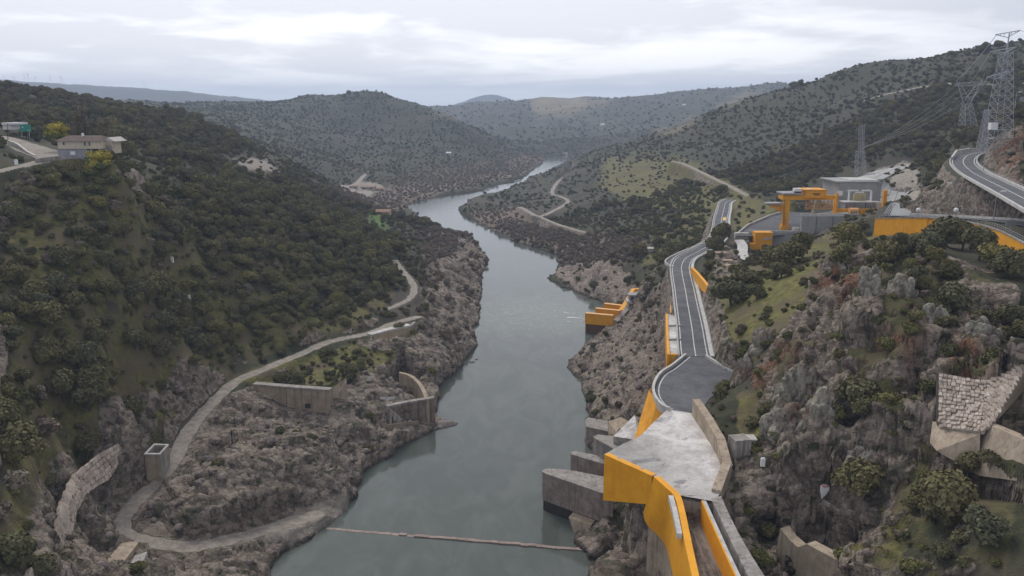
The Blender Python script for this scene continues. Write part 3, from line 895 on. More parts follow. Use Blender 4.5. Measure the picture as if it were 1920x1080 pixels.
M_ = {
    'asphalt': mat('asphalt', (.080, .080, .086), (.135, .134, .138), .16, .85, bump=.2, streak=0),
    'line': mat('road_paint', (.36, .36, .35), (.74, .74, .71), 1.4, .7, bump=0),
    'yellowline': mat('yellow_paint', (.62, .42, .10), (.70, .5, .14), .8, .7, bump=0),
    'kerb': mat('pale_concrete', (.42, .40, .37), (.60, .58, .54), .5, .85, streak=.25, stain=(.2, .18, .16)),
    'orange': mat('orange_paint', (.74, .315, .010), (.84, .39, .018), .35, .55, streak=.18, stain=(.52, .20, .02), bump=.15),
    'orangeworn': mat('worn_orange_paint', (.72, .30, .014), (.84, .40, .035), .45, .6, streak=.45, stain=(.45, .17, .05), bump=.3),
    'slab': mat('weathered_concrete', (.30, .275, .25), (.66, .63, .60), .14, .9, bump=.5, dist=.15),
    'conc': mat('grey_concrete', (.24, .215, .19), (.38, .345, .31), .3, .9, streak=.6, stain=(.075, .065, .055)),
    'concnew': mat('new_concrete', (.30, .30, .29), (.38, .38, .37), .25, .85, streak=.3, stain=(.2, .195, .19)),
    'tan': mat('tan_concrete', (.30, .235, .165), (.44, .36, .27), .35, .9, streak=.55, stain=(.13, .10, .075)),
    'chute': mat('chute_concrete', (.13, .115, .10), (.24, .215, .19), .3, .9, streak=0),
    'stone': mat('facing_stone', (.27, .215, .18), (.46, .39, .33), .55, .95, bump=.8, dist=.2),
    'stonedark': mat('stone_joint', (.05, .042, .036), (.10, .085, .07), .8, .95),
    'steel': mat('galvanised_steel', (.32, .33, .35), (.42, .43, .45), .5, .6, metal=.3, bump=0),
    'dark': mat('dark_metal', (.03, .03, .035), (.06, .06, .065), .5, .6),
    'white': mat('white_paint', (.70, .70, .68), (.82, .82, .80), .4, .6, bump=0),
    'cream': mat('cream_render', (.52, .44, .33), (.62, .54, .42), .3, .85, streak=.2, stain=(.35, .29, .22)),
    'greyrender': mat('grey_render', (.26, .26, .28), (.33, .33, .35), .3, .85, streak=.3, stain=(.18, .18, .18)),
    'roof': mat('brown_roof_tiles', (.09, .065, .055), (.15, .105, .085), .9, .9),
    'roofred': mat('clay_roof_tiles', (.26, .15, .10), (.38, .24, .17), .7, .9),
    'glass': mat('dark_glass', (.02, .022, .025), (.035, .037, .04), .3, .15, bump=0, spec=.5),
    'teal': mat('teal_sign_paint', (.02, .22, .18), (.03, .28, .22), .3, .5, bump=0),
    'red': mat('red_paint', (.45, .06, .04), (.55, .09, .06), .3, .6, bump=0),
    'yellowpaint': mat('yellow_machine_paint', (.55, .42, .12), (.68, .55, .2), .4, .6, bump=0),
    'rockm': mat('boulder_rock', (.075, .06, .052), (.30, .25, .22), .5, .95, bump=.8, dist=.25, streak=.3, stain=(.04, .035, .03)),
    'bark': mat('bark', (.06, .05, .04), (.11, .095, .08), 1.5, .95),
}


class MB:
    def __init__(self):
        self.v, self.f = [], []

    def add(self, vs, fs):
        k = len(self.v)
        self.v += [Vector(p) for p in vs]
        self.f += [tuple(k + i for i in f) for f in fs]
        return self

    def hexa(self, b4, t4):
        """bottom ring and top ring of four points each"""
        return self.add(list(b4) + list(t4), [(3, 2, 1, 0), (4, 5, 6, 7), (0, 1, 5, 4), (1, 2, 6, 5), (2, 3, 7, 6), (3, 0, 4, 7)])

    def box(self, c, s, rot=0):
        ca_, sa_ = math.cos(rot), math.sin(rot)
        def q(x_, y_, z_):
            return (c[0] + x_ * ca_ - y_ * sa_, c[1] + x_ * sa_ + y_ * ca_, c[2] + z_)
        a, b, h = s[0] / 2, s[1] / 2, s[2]
        return self.hexa([q(-a, -b, 0), q(a, -b, 0), q(a, b, 0), q(-a, b, 0)], [q(-a, -b, h), q(a, -b, h), q(a, b, h), q(-a, b, h)])

    def prism(self, poly, z0, z1=None):
        """poly: points with z (top); bottom at z0 (number or list)"""
        n = len(poly)
        top = [Vector((p[0], p[1], p[2] if z1 is None else z1)) for p in poly]
        bot = [Vector((p[0], p[1], z0[i] if isinstance(z0, (list, tuple)) else z0)) for i, p in enumerate(poly)]
        ar = sum(top[i].x * top[(i + 1) % n].y - top[(i + 1) % n].x * top[i].y for i in range(n))
        if ar < 0:
            top.reverse(); bot.reverse()
        return self.add(bot + top, [tuple(range(n - 1, -1, -1)), tuple(range(n, 2 * n))] + [(i, (i + 1) % n, n + (i + 1) % n, n + i) for i in range(n)])

    def wall(self, tops, zbot, th):
        """upright wall under a line of top points; th>0 thickens to the left of the line's direction"""
        n = len(tops)
        zb_ = zbot if isinstance(zbot, (list, tuple)) else [zbot] * n
        off = []
        for i in range(n):
            a = tops[max(i - 1, 0)]; b = tops[min(i + 1, n - 1)]
            d = Vector((b.x - a.x, b.y - a.y, 0)).normalized()
            off.append(Vector((-d.y, d.x, 0)) * th)
        for i in range(n - 1):
            a, b = tops[i], tops[i + 1]; oa, ob = off[i], off[i + 1]
            A_ = Vector((a.x, a.y, zb_[i])); B_ = Vector((b.x, b.y, zb_[i + 1]))
            self.hexa([A_, B_, B_ + ob, A_ + oa], [a, b, b + ob, a + oa])
        return self

    def bar(self, a, b, r, n=4):
        a, b = Vector(a), Vector(b)
        d = (b - a).normalized()
        s = d.cross(Vector((0, 0, 1)))
        if s.length < .01: s = Vector((1, 0, 0))
        s.normalize(); t = d.cross(s)
        ring = lambda c, rr: [c + (s * math.cos(2 * math.pi * (i + .5) / n) + t * math.sin(2 * math.pi * (i + .5) / n)) * rr for i in range(n)]
        r2 = r if not isinstance(r, tuple) else r[1]
        r1_ = r if not isinstance(r, tuple) else r[0]
        return self.add(ring(a, r1_) + ring(b, r2), [tuple(range(n)), tuple(range(2 * n - 1, n - 1, -1))] + [(i + n, (i + 1) % n + n, (i + 1) % n, i) for i in range(n)])

    def build(self, name, m_, parent=None, smooth_=False):
        me_ = bpy.data.meshes.new(name)
        if parent is not None:
            o_ = parent_origin(parent)
        else:
            o_ = Vector((0, 0, 0))
            if self.v:
                o_ = Vector((sum(p.x for p in self.v) / len(self.v), sum(p.y for p in self.v) / len(self.v), min(p.z for p in self.v)))
        me_.from_pydata([tuple(p - o_) for p in self.v], [], self.f)
        me_.materials.append(m_ if not isinstance(m_, str) else M_[m_])
        if smooth_:
            for p in me_.polygons: p.use_smooth = True
        me_.update()
        ob = bpy.data.objects.new(name, me_)
        col.objects.link(ob)
        if parent is not None:
            ob.parent = parent
        else:
            ob.location = o_
        return ob


def parent_origin(p):
    o_ = Vector((0, 0, 0))
    while p is not None:
        o_ += p.location
        p = p.parent
    return o_


def thing(name, label, cat, loc, group=None):
    o = bpy.data.objects.new(name, None)
    o.location = loc; o.empty_display_size = .5
    col.objects.link(o)
    return tag(o, label, cat, group)


def offset_line(line, off):
    out = []
    for i, p in enumerate(line):
        a = line[max(i - 1, 0)]; b = line[min(i + 1, len(line) - 1)]
        d = Vector((b.x - a.x, b.y - a.y, 0)).normalized()
        out.append(p + Vector((d.y, -d.x, 0)) * off)          # >0: right of travel
    return out


def ribbon(mb, line, o0, o1, dz):
    A_, B_ = offset_line(line, o0), offset_line(line, o1)
    k = len(mb.v)
    for a, b in zip(A_, B_):
        mb.v += [a + Vector((0, 0, dz)), b + Vector((0, 0, dz))]
    for i in range(len(line) - 1):
        j = k + 2 * i
        mb.f.append((j, j + 1, j + 3, j + 2) if o1 < o0 else (j + 2, j + 3, j + 1, j))
    return mb


def kerb(mb, line, off, wd, h, base=-.5):
    A_, B_ = offset_line(line, off - wd / 2), offset_line(line, off + wd / 2)
    for i in range(len(line) - 1):
        z0, z1 = Vector((0, 0, base)), Vector((0, 0, h))
        mb.hexa([A_[i] + z0, A_[i + 1] + z0, B_[i + 1] + z0, B_[i] + z0], [A_[i] + z1, A_[i + 1] + z1, B_[i + 1] + z1, B_[i] + z1])
    return mb


# ------------------------------------------------------------------ roads
def road(name, line, hw, lines, kl=None, kr=None, dz=0.0):
    r = MB(); ribbon(r, line, hw, -hw, dz)
    ro_ = r.build(name, 'asphalt'); tag(ro_, kind='structure')
    for o0, wd in lines:
        s_ = MB(); ribbon(s_, line, o0 + wd / 2, o0 - wd / 2, dz + .02)
        s_.build('painted_line', 'line', ro_)
    for off, wd, h in (kl or []):
        kerb(MB(), line, off, wd, h); s_ = MB(); kerb(s_, line, off, wd, h); s_.build('parapet', 'kerb', ro_)
    return ro_


mr = road('paved_road', main_road, 3.9, [(-3.35, .28), (3.3, .28), (0.25, .26)], [(-4.15, .5, .35), (4.5, 1.1, .3)], .02)
ur = road('upper_road', upper_road, 4.6, [(-4.0, .3), (4.0, .3), (0, .28)], [(-4.9, .45, .7), (4.9, .35, .35)], .02)
jr = road('junction_road', junction_road, 4.8, [(0, .25), (4.1, .25)], [(-5.0, .4, .8)], .015)
# yellow patch on the far stretch of the paved road
yl = MB(); s_ = [p for p in main_road if 440 < p.y < 520][:6]
if len(s_) > 2:
    ribbon(yl, s_[1:4], 2.8, .9, .045); yl.build('painted_line', 'yellowline', mr)
# layby beside the bend
lay = MB(); lp = L3("1268 512 41.9;1263 500 42;1248 492 42;1258 483 42.3;1290 470 42.8;1330 457 43.3;1325 459 43.2;1290 473 42.7;1270 486 42.4;1266 497 42.1")
lay.prism([p - Vector((0, 0, .0)) for p in lp], 40.5)
o = lay.build('layby', 'asphalt', mr)
lb = MB(); kerb(lb, smooth(L3("1263 502 42;1247 493 42;1257 483 42.3;1288 469 42.8;1325 456 43.4"), 3), 0, .5, .6); lb.build('parapet', 'kerb', mr)
# turning area at the road's end
ta = MB(); ta.prism(turn_pts, 40.2)
tao = ta.build('turning_area', 'asphalt'); tag(tao, kind='structure')
tl = smooth(L3("1288 668;1262 689;1241 703;1229 724;1230 744;1243 762;1257 769", 41.0), 5)
kb = MB(); kerb(kb, tl, .35, .6, .75, -1.2); kb.build('parapet', 'kerb', tao)
kb = MB(); ribbon(kb, tl, -.75, -1.0, .02); kb.build('painted_line', 'line', tao)
tr_ = L3("1322 670;1346 686;1383 705", 41.0)
kb = MB(); kerb(kb, tr_, -.3, .6, .7); kb.build('parapet', 'kerb', tao)


def zat(p, u, v):
    return D(u, v, p.y).z


# ------------------------------------------------------------------ the spillway at the foot of the view
sp0 = W(1290, 850, 41.0)
sp = thing('spillway', 'broad bleached concrete platform and sloping chute with orange painted flanks below the turning area', 'spillway', sp0)
deck_poly = L3("1258 768;1310 777;1318 790;1342 822;1362 850;1374 872;1352 922;1340 940;1268 928;1226 893;1180 873;1133 852;1168 832;1190 823;1206 812;1226 791;1250 769", 41.02)
# deck as a slightly uneven broken surface
bmd = bmesh.new()
vs_ = [bmd.verts.new(p - sp0) for p in deck_poly]
bmd.faces.new(vs_)
bmesh.ops.triangulate(bmd, faces=bmd.faces[:])
for _ in range(5):
    bmesh.ops.subdivide_edges(bmd, edges=[e for e in bmd.edges if e.calc_length() > 1.2], cuts=1)
    bmesh.ops.triangulate(bmd, faces=bmd.faces[:])
for v_ in bmd.verts:
    wp = v_.co + sp0
    if not v_.is_boundary:
        n_ = mnoise.fractal(Vector((wp.x / 7, wp.y / 7, 0)), .8, 2.1, 4)
        v_.co.z += .30 * n_ - (.45 if mnoise.noise(Vector((wp.x / 3.5, wp.y / 5, 3))) > .42 else 0)
    else:
        v_.co.z += .1 * mnoise.noise(wp)
me = bpy.data.meshes.new('deck'); bmesh.ops.recalc_face_normals(bmd, faces=bmd.faces[:]); bmd.to_mesh(me); bmd.free()
dm, g, p = newmat('bleached_deck')
pos = g.n('ShaderNodeNewGeometry').outputs['Position']
a1 = g.noise(pos, .10, 7, .68, .8); a2 = g.noise(pos, .45, 6, .7, .5); a3 = g.noise(pos, 3, 4, .6)
cc = g.mix(g.ramp(g.math('ADD', g.math('MULTIPLY', a1, .6), g.math('MULTIPLY', a2, .4)), .38, .60), (.44, .405, .375), (.70, .67, .64))
ve = g.n('ShaderNodeTexVoronoi', feature='DISTANCE_TO_EDGE', inp={'Vector': g.n('ShaderNodeVectorMath', operation='ADD', inp={0: pos, 1: g.noise(pos, .8, 4, .6, out=1)}).outputs[0], 'Scale': .19})
cc = g.mix(g.math('MULTIPLY', g.ramp(ve.outputs[0], .012, .0), g.math('MULTIPLY', g.ramp(a2, .50, .60), .6)), cc, (.17, .145, .12))
cc = g.mix(g.math('MULTIPLY', g.ramp(g.noise(pos, 1.6, 6, .75, .6), .52, .72), .55), cc, (.26, .22, .19))
cc = g.mix(g.math('MULTIPLY', g.ramp(a2, .60, .72), .75), cc, (.17, .14, .12))
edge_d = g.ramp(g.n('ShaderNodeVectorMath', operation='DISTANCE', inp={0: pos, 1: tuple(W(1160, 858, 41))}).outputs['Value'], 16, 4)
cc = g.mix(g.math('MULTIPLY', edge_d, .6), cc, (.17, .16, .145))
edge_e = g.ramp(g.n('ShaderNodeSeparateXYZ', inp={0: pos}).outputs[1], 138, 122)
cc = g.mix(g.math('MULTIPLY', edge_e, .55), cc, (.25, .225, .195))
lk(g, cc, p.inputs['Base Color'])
b_ = g.n('ShaderNodeBump', inp={'Height': g.math('ADD', a2, g.math('MULTIPLY', a3, .2)), 'Strength': .6, 'Distance': .4}); lk(g, b_.outputs[0], p.inputs['Normal'])
me.materials.append(dm)
dko = bpy.data.objects.new('deck', me); col.objects.link(dko); dko.parent = sp
du = MB(); du.prism([q + Vector((0, 0, -.75)) for q in deck_poly], 38.2); du.build('deck_edge', 'conc', sp)
# orange flank facing the viewer
A0, A1_ = W(1133, 852, 41.1), W(1222, 892, 41.1)
fa = MB(); fa.wall([A0, A1_], [zat(A0, 1133, 938), zat(A1_, 1205, 946)], 1.2); fa.build('painted_flank', 'orange', sp)
B_t = L3("1226 894 41.1;1245 911 41.1;1264 930 41.1;1273 962 40.9;1281 1002 40.6;1289 1042 40.3;1298 1084 40.0;1318 1180 39.5")
bb = [zat(B_t[0], 0, 956), zat(B_t[1], 0, 985), zat(B_t[2], 0, 1006), zat(B_t[3], 0, 1024), zat(B_t[4], 0, 1062), zat(B_t[5], 0, 1110), 28.5, 27.5]
Bb = [W(1206, 962, 33), W(1213, 984, 31.5), W(1237, 1008, 30), W(1250, 1030, 29.5), W(1258, 1062, 29.5), W(1266, 1100, 29), Vector((0, 0, 0)), Vector((0, 0, 0))]
Bb[6] = W(1278, 1150, 28.5); Bb[7] = W(1290, 1200, 28)
Bs, Ts = smooth(Bb, 5), smooth(B_t, 5)
fb = MB()
for i in range(len(Bs) - 1):
    a_1, b_1, c_1, d_1 = Bs[i], Bs[i + 1], Ts[i + 1], Ts[i]
    tk = Vector((1.1, .3, 0))
    fb.hexa([a_1, b_1, b_1 + tk * 2, a_1 + tk * 2], [d_1, c_1, c_1 + tk, d_1 + tk])
B_t = B_t[:8]
fb.build('painted_flank', 'orange', sp)
fc = MB(); fc.wall([q + Vector((.3, .5, .2)) for q in Bb[1:]], 2, 1.8); fc.build('abutment', 'tan', sp)
cp = MB(); cp.wall([q + Vector((0, 0, .12)) for q in offset_line(B_t[2:5], .95)], [40.2, 40.0, 39.8], .8); cp.build('coping', 'kerb', sp)
C_ = [W(1217, 731, 41.0), W(1232, 754, 41.0), W(1250, 768.5, 41.0)]
Cb = [W(1188, 826, 32.0), W(1206, 842, 32.0), W(1242, 850, 32.0)]
fcx = MB()
fcx.add(C_ + Cb, [(0, 3, 4, 1), (1, 4, 5, 2)])
fcx.add([q + Vector((2.2, 1.2, 0)) for q in C_ + Cb], [(1, 4, 3, 0), (2, 5, 4, 1)])
fcx.add([C_[0], Cb[0], Cb[0] + Vector((2.2, 1.2, 0)), C_[0] + Vector((2.2, 1.2, 0))], [(3, 2, 1, 0)])
fcx.build('painted_flank', 'orangeworn', sp)
# tan side wall
T_b = L3("1311 778 41;1335 813 41;1358 850 41;1371 882 41;1352 926 41")
T_t = [Vector((q.x, q.y, z_)) for q, z_ in zip(T_b, (44.6, 44.4, 44.0, 42.6, 41.6))]
tw = MB(); tw.wall(T_t, 39.5, -1.6); tw.build('side_wall', 'tan', sp)
tp = MB(); q = T_t[2]; tp.box((q.x + 2.3, q.y - 1.5, 37.5), (3.2, 3.0, 7.4), .2); tp.build('end_pillar', 'conc', sp)
# chute
ch = MB()
chl = L3("1277 938 37.2;1282 962 37;1289 1002 36.6;1297 1042 36.2;1307 1084 36;1330 1180 35")
chr_ = L3("1310 938 37.2;1321 962 37;1338 1002 36.6;1354 1042 36.2;1371 1084 36;1410 1180 35")
rows_ = []
for a, b in zip(smooth(chl, 5), smooth(chr_, 5)):
    rows_.append([a.lerp(b, (k / 8 - .5) * 1.35 + .5) + Vector((0, 0, .06 * mnoise.noise(Vector((k * 1.3, a.y * .4, 0))))) for k in range(9)])
for r0, r1_ in zip(rows_[:-1], rows_[1:]):
    for k in range(8):
        ch.add([r0[k], r0[k + 1], r1_[k + 1], r1_[k]], [(3, 2, 1, 0)])
cm, g, p = newmat('chute_floor')
pos = g.n('ShaderNodeNewGeometry').outputs['Position']
st_ = g.noise(g.mapping(pos, (1.2, .10, 1), rot=(0, 0, -.12)), 1.0, 6, .65, .4)
s2_ = g.noise(pos, .9, 5, .7)
cc = g.mix(g.ramp(g.math('ADD', g.math('MULTIPLY', st_, .7), g.math('MULTIPLY', s2_, .3)), .38, .62), (.085, .068, .055), (.27, .235, .205))
lk(g, cc, p.inputs['Base Color'])
ch.build('chute_floor', cm, sp)
hd = MB(); hd.add([W(1268, 929, 41), W(1348, 929, 41), W(1350, 945, 36), W(1268, 945, 36)], [(0, 1, 2, 3)]); hd.build('headwall', 'conc', sp)
I_t = L3("1318 937 40.8;1331 966 40.6;1348 1004 40.3;1366 1044 40.0;1385 1084 39.7;1428 1180 39")
iw = MB(); iw.wall(I_t, [q.z - 4.3 for q in I_t], -.35); iw.build('painted_flank', 'orange', sp)
cpp = MB(); cpp.wall([q + Vector((.40, 0, .1)) for q in I_t], [q.z - 2 for q in I_t], -.55); cpp.build('coping', 'kerb', sp)
wk = MB(); W0 = [q + Vector((1.35, 0, .25)) for q in I_t]
W1 = L3("1352 930 41.0;1366 962 41;1385 1000 40.7;1408 1040 40.4;1436 1084 40.1;1500 1180 39.4")
for i in range(len(W0) - 1):
    wk.hexa([Vector((W0[i].x, W0[i].y, 34)), Vector((W1[i].x, W1[i].y, 34)), Vector((W1[i + 1].x, W1[i + 1].y, 34)), Vector((W0[i + 1].x, W0[i + 1].y, 34))], [W0[i], W1[i], W1[i + 1], W0[i + 1]])
wk.build('walkway', 'conc', sp)
# shelf beside the road with orange outer face
sh = thing('road_ledge', 'narrow white topped concrete ledge with orange outer face beside the paved road', 'ledge', W(1260, 640, 38))
s1_ = L3("1249 588 40.95;1273 594 40.95;1279 630 40.95;1285 664 40.95;1253 664 40.95;1250 625 40.95")
k_ = MB(); k_.prism(s1_, 39.6); k_.build('ledge_top', 'slab', sh)
E0, E1 = W(1252, 664.5, 41.0), W(1281, 664.5, 41.0)
k_ = MB(); k_.wall([E0, E1], [zat(E0, 0, 700), zat(E1, 0, 690)], .8); k_.build('painted_face', 'orange', sh)
k_ = MB(); k_.wall([W(1248, 588, 41.3), W(1249, 625, 41.3), W(1251, 664, 41.3)], 35.5, .7); k_.build('painted_face', 'orangeworn', sh)
for vv in (612, 638):
    c0 = W(1264, vv, 40.95); k_ = MB(); k_.box((c0.x, c0.y, 40.95), (4.0, .5, .5)); k_.build('cross_beam', 'slab', sh)
pw = MB(); pw.wall([W(1266, 556, 40.6), W(1266, 586, 40.2)], 34.5, -1.6)
tag(pw.build('buttress', 'orangeworn'), 'slim orange and tan buttress at the outer edge of the paved road above the ledge', 'buttress')
ow = MB(); e = L3("1295 501 45.6;1306 512 45.6;1317 525 45.8;1327 538 46"); ow.wall(e, [zat(e[0], 0, 511), zat(e[1], 0, 530), zat(e[2], 0, 545), zat(e[3], 0, 553)], 1.0)
tag(ow.build('retaining_wall', 'orange'), 'wedge shaped orange retaining wall on the uphill side of the paved road', 'retaining wall')


# ------------------------------------------------------------------ piers at the water below the spillway
def pier(name, label, tops, z0, m1, m2=None, split_z=None):
    t = thing(name, label, 'pier', tops[0] * .5 + tops[2] * .5 - Vector((0, 0, tops[0].z - z0)), 'piers at the spillway foot')
    k = MB(); k.prism(tops, split_z if split_z else z0); k.build('shaft', m1, t)
    if split_z:
        c0 = sum(tops, Vector()) / len(tops)
        k = MB(); k.prism([c0 + (q - c0) * .96 - Vector((0, 0, q.z - split_z + .01)) for q in tops], z0); k.build('wet_base', m2, t)
    cpz = MB(); c0 = sum(tops, Vector()) / len(tops)
    cpz.prism([c0 + (q - c0) * 1.03 + Vector((0, 0, .35)) for q in tops], tops[0].z - .02); cpz.build('cap', 'conc', t)
    return t


pm = mat('stained_pier', (.22, .172, .14), (.38, .31, .265), .5, .9, streak=.5, stain=(.10, .07, .055))
M_['pier'] = pm
M_['wetpier'] = mat('wet_pier', (.035, .03, .025), (.06, .05, .04), .5, .6)
p1 = pier('pier', 'long stained concrete pier reaching furthest into the river below the orange flank', L3("1017 886;1022 882;1032 881;1070 884;1140 898;1150 932;1133 928;1058 902;1024 890", 10.6), -4, 'pier', 'wetpier', 3.0)
p2 = pier('pier', 'dark stained concrete pier just behind the longest one', L3("1070 851;1078 848;1135 858;1150 862;1150 878;1133 872;1072 854", 10.8), -4, 'pier')
p3 = pier('pier', 'pale concrete pier with upright grooves beside the spillway platform', L3("1113 821;1122 817;1160 822;1195 836;1180 862;1162 850;1118 825", 15.5), -3, 'conc')
p4 = pier('pier', 'low dark rounded concrete pier at the waterline upstream of the others', L3("1098 789;1104 785;1142 792;1146 800;1140 810;1100 802", 6.0), -3, 'pier')
lg = MB(); q0 = W(1066, 970, 2.8); q1 = W(1108, 985, 2.8); q2 = W(1094, 1010, 0); q3 = W(1085, 1004, 0)
lg.hexa([q3 - Vector((0, 0, 3)), q2 - Vector((0, 0, 3)), q2 + Vector((2, 4, -3)), q3 + Vector((2, 4, -3))], [q0, q1, q1 + Vector((2, 4, 0)), q0 + Vector((2, 4, 0))]); lg.build('raking_leg', 'tan', p1)
k = MB(); t3 = L3("1150 818 18;1190 778 22;1200 800 26;1200 826 22;1165 832 16"); k.prism(t3, 8)
tag(k.build('concrete_ramp', 'slab'), 'sloping pale concrete ramp between the rocks and the spillway platform', 'ramp')
k = MB(); t3 = L3("1140 790 9;1165 782 12;1182 792 14;1160 816 10;1142 812 7"); k.prism(t3, 3)
tag(k.build('concrete_block', 'tan'), 'angular tan concrete block on the rocks next to the low dark pier', 'block')

# ------------------------------------------------------------------ outlet works on the right bank
ot = thing('outlet_works', 'orange stepped outlet fins standing in the river with an orange stair wall behind', 'outlet', W(1130, 610, 0))
for (u0, u1, vv, zt_) in ((1097, 1149, 588, 9.6), (1116, 1162, 579, 9.6), (1132, 1172, 570, 9.6)):
    a, b = W(u0, vv, zt_), W(u1, vv + 4.5, zt_)
    k = MB(); k.wall([a, b], [4.6, 4.6], 1.8); f_ = k.build('outlet_fin', 'orange', ot)
    k = MB(); k.wall([a + Vector((0, -.12, .28)), b + Vector((0, -.12, .28))], zt_, 2.0); k.build('coping', mat('pale_orange_coping', (.8, .45, .18), (.85, .52, .25)), f_)
    k = MB(); k.wall([a + Vector((.3, .2, 4.59 - zt_)), b + Vector((.3, .2, 4.59 - zt_))], -4, 1.4); k.build('wet_base', mat('rusty_wet_concrete', (.10, .05, .02), (.16, .085, .04)), f_)
st_line = [W(1160, 581, 9.6), W(1172, 562, 12.5), W(1184, 541, 16.5), W(1197, 540, 16.8)]
k = MB(); k.wall(st_line, [6, 9, 12.5, 13], -2.2); k.build('stair_wall', 'orange', ot)
k = MB(); k.wall([W(1150, 600, 6), W(1163, 585, 9), W(1180, 566, 12)], 2, -3); k.build('bank_slab', 'conc', ot)
ht_ = W(1193, 563, 14)
hut = thing('gauge_hut', 'small flat roofed grey concrete hut on a white slab above the outlet fins', 'hut', ht_)
k = MB(); k.box((ht_.x, ht_.y, 13), (9.5, 6.5, 1.3)); k.build('base_slab', 'kerb', hut)
k = MB(); k.box((ht_.x, ht_.y, 14.31), (7.6, 5.0, 2.6)); k.build('wall', 'greyrender', hut)
k = MB(); k.box((ht_.x, ht_.y, 16.92), (8.2, 5.6, .3)); k.build('roof', 'concnew', hut)
for dx in (-2.3, 0, 2.3):
    k = MB(); k.box((ht_.x + dx, ht_.y - 2.52, 14.8), (1.2, .08, 1.5)); k.build('window', 'glass', hut)

# ------------------------------------------------------------------ old concrete works on the left bank
t_ = L3("474 722 19;535 727 19;560 729 19;618 733 19"); zb_ = [zat(t_[0], 0, 726), zat(t_[1], 0, 764), zat(t_[2], 0, 768), zat(t_[3], 0, 778)]
lw = thing('old_wall', 'long straight tan retaining wall with a dark coping on the left bank rocks', 'wall', t_[2] - Vector((0, 0, 8)))
k = MB(); k.wall(t_[:2], zb_[:2], 1.5); k.build('wall_panel', 'tan', lw)
t2 = [t_[1] + Vector((.25, 0, 0)), t_[2], t_[3]]
k = MB(); k.wall(t2, zb_[1:], 1.5); k.build('wall_panel', 'tan', lw)
k = MB(); k.wall([q + Vector((0, -.35, .5)) for q in t_], 18.98, 2.3); k.build('coping', 'conc', lw)
k = MB(); k.box((t_[3].x - 7, t_[3].y - .12, 13.3), (1.8, .1, 1.6)); k.build('drain_opening', 'dark', lw)
arc = smooth(L3("748 699 13;765 704 12.2;780 716 11.4;790 731 10.6;797 749 9.8"), 5)
cw = MB(); cw.wall(arc, -1.5, 1.4); tag(cw.build('curved_wall', 'tan', smooth_=False), 'curved tan concrete basin wall at the river edge', 'wall')
l2 = thing('basin_wall', 'stained brown concrete wall running out to the river beside the curved wall', 'wall', W(770, 790, 1))
w2 = L3("728 763 10;760 756 9.8;790 751 9.7;815 747 9.6")
k = MB(); k.wall(w2, -2, 1.4); k.build('wall_panel', mat('brown_stained', (.16, .12, .095), (.30, .24, .19), .5, .9, streak=.6), l2)
k = MB(); k.wall([q + Vector((0, -.2, .3)) for q in w2], 9.45, 1.8); k.build('coping', 'conc', l2)
sl = MB(); top = L3("711 757 11;728 764 9.9;752 762 8.2;784 768 6.5"); bot = L3("721 797 4.5;738 793 4;760 791 3.4;788 789 2.6")
for i in range(3):
    sl.add([top[i], top[i + 1], bot[i + 1], bot[i]], [(0, 1, 2, 3)]); sl.add([q - Vector((0, 0, .6)) for q in (top[i], top[i + 1], bot[i + 1], bot[i])], [(3, 2, 1, 0)])
sl.build('sloping_slab', 'slab', l2)
k = MB(); k.wall([W(722, 798, 5), W(762, 792, 4), W(786, 790, 3.2)], -.5, .9); k.build('kerb_wall', 'tan', l2)
k = MB(); q = [W(690, 729, 14), W(705, 716, 15.5), W(712, 748, 11), W(700, 745, 11)]; k.prism(q, 8)
tag(k.build('concrete_fin', 'tan'), 'jagged concrete fin sticking up from the rocks above the basin', 'fin')
k = MB(); q = [W(622, 729, 19), W(648, 708, 21), W(650, 716, 20), W(630, 745, 16)]; k.prism(q, 11)
tag(k.build('concrete_fin', 'tan'), 'slanting concrete fin at the end of the long retaining wall', 'fin')
k = MB(); q = [W(712, 744, 12), W(742, 744, 10.5), W(728, 752, 10)]; k.prism(q, 8)
tag(k.build('broken_slab', 'slab'), 'pointed broken concrete slab between the fins and the basin wall', 'slab')
t_ = L3("697 629 17.2;733 619 17.4;771 611 17.5"); rw = thing('track_wall', 'pale yellowish retaining wall holding up the riverside track', 'wall', t_[1] - Vector((0, 0, 6)))
k = MB(); k.wall(t_, [zat(t_[0], 0, 657), zat(t_[1], 0, 649), zat(t_[2], 0, 636)], 2.5); k.build('wall_panel', mat('yellow_tan', (.40, .32, .21), (.50, .41, .28), .4, .9, streak=.3, stain=(.25, .19, .12)), rw)
k = MB(); k.wall([q + Vector((0, -.3, .4)) for q in t_], 17.1, 3); k.build('coping', 'kerb', rw)
k = MB(); k.wall([t_[2] + Vector((.1, 0, 0)), t_[2] + Vector((1.2, 6, 0))], 10, 1); k.build('end_wall', 'conc', rw)
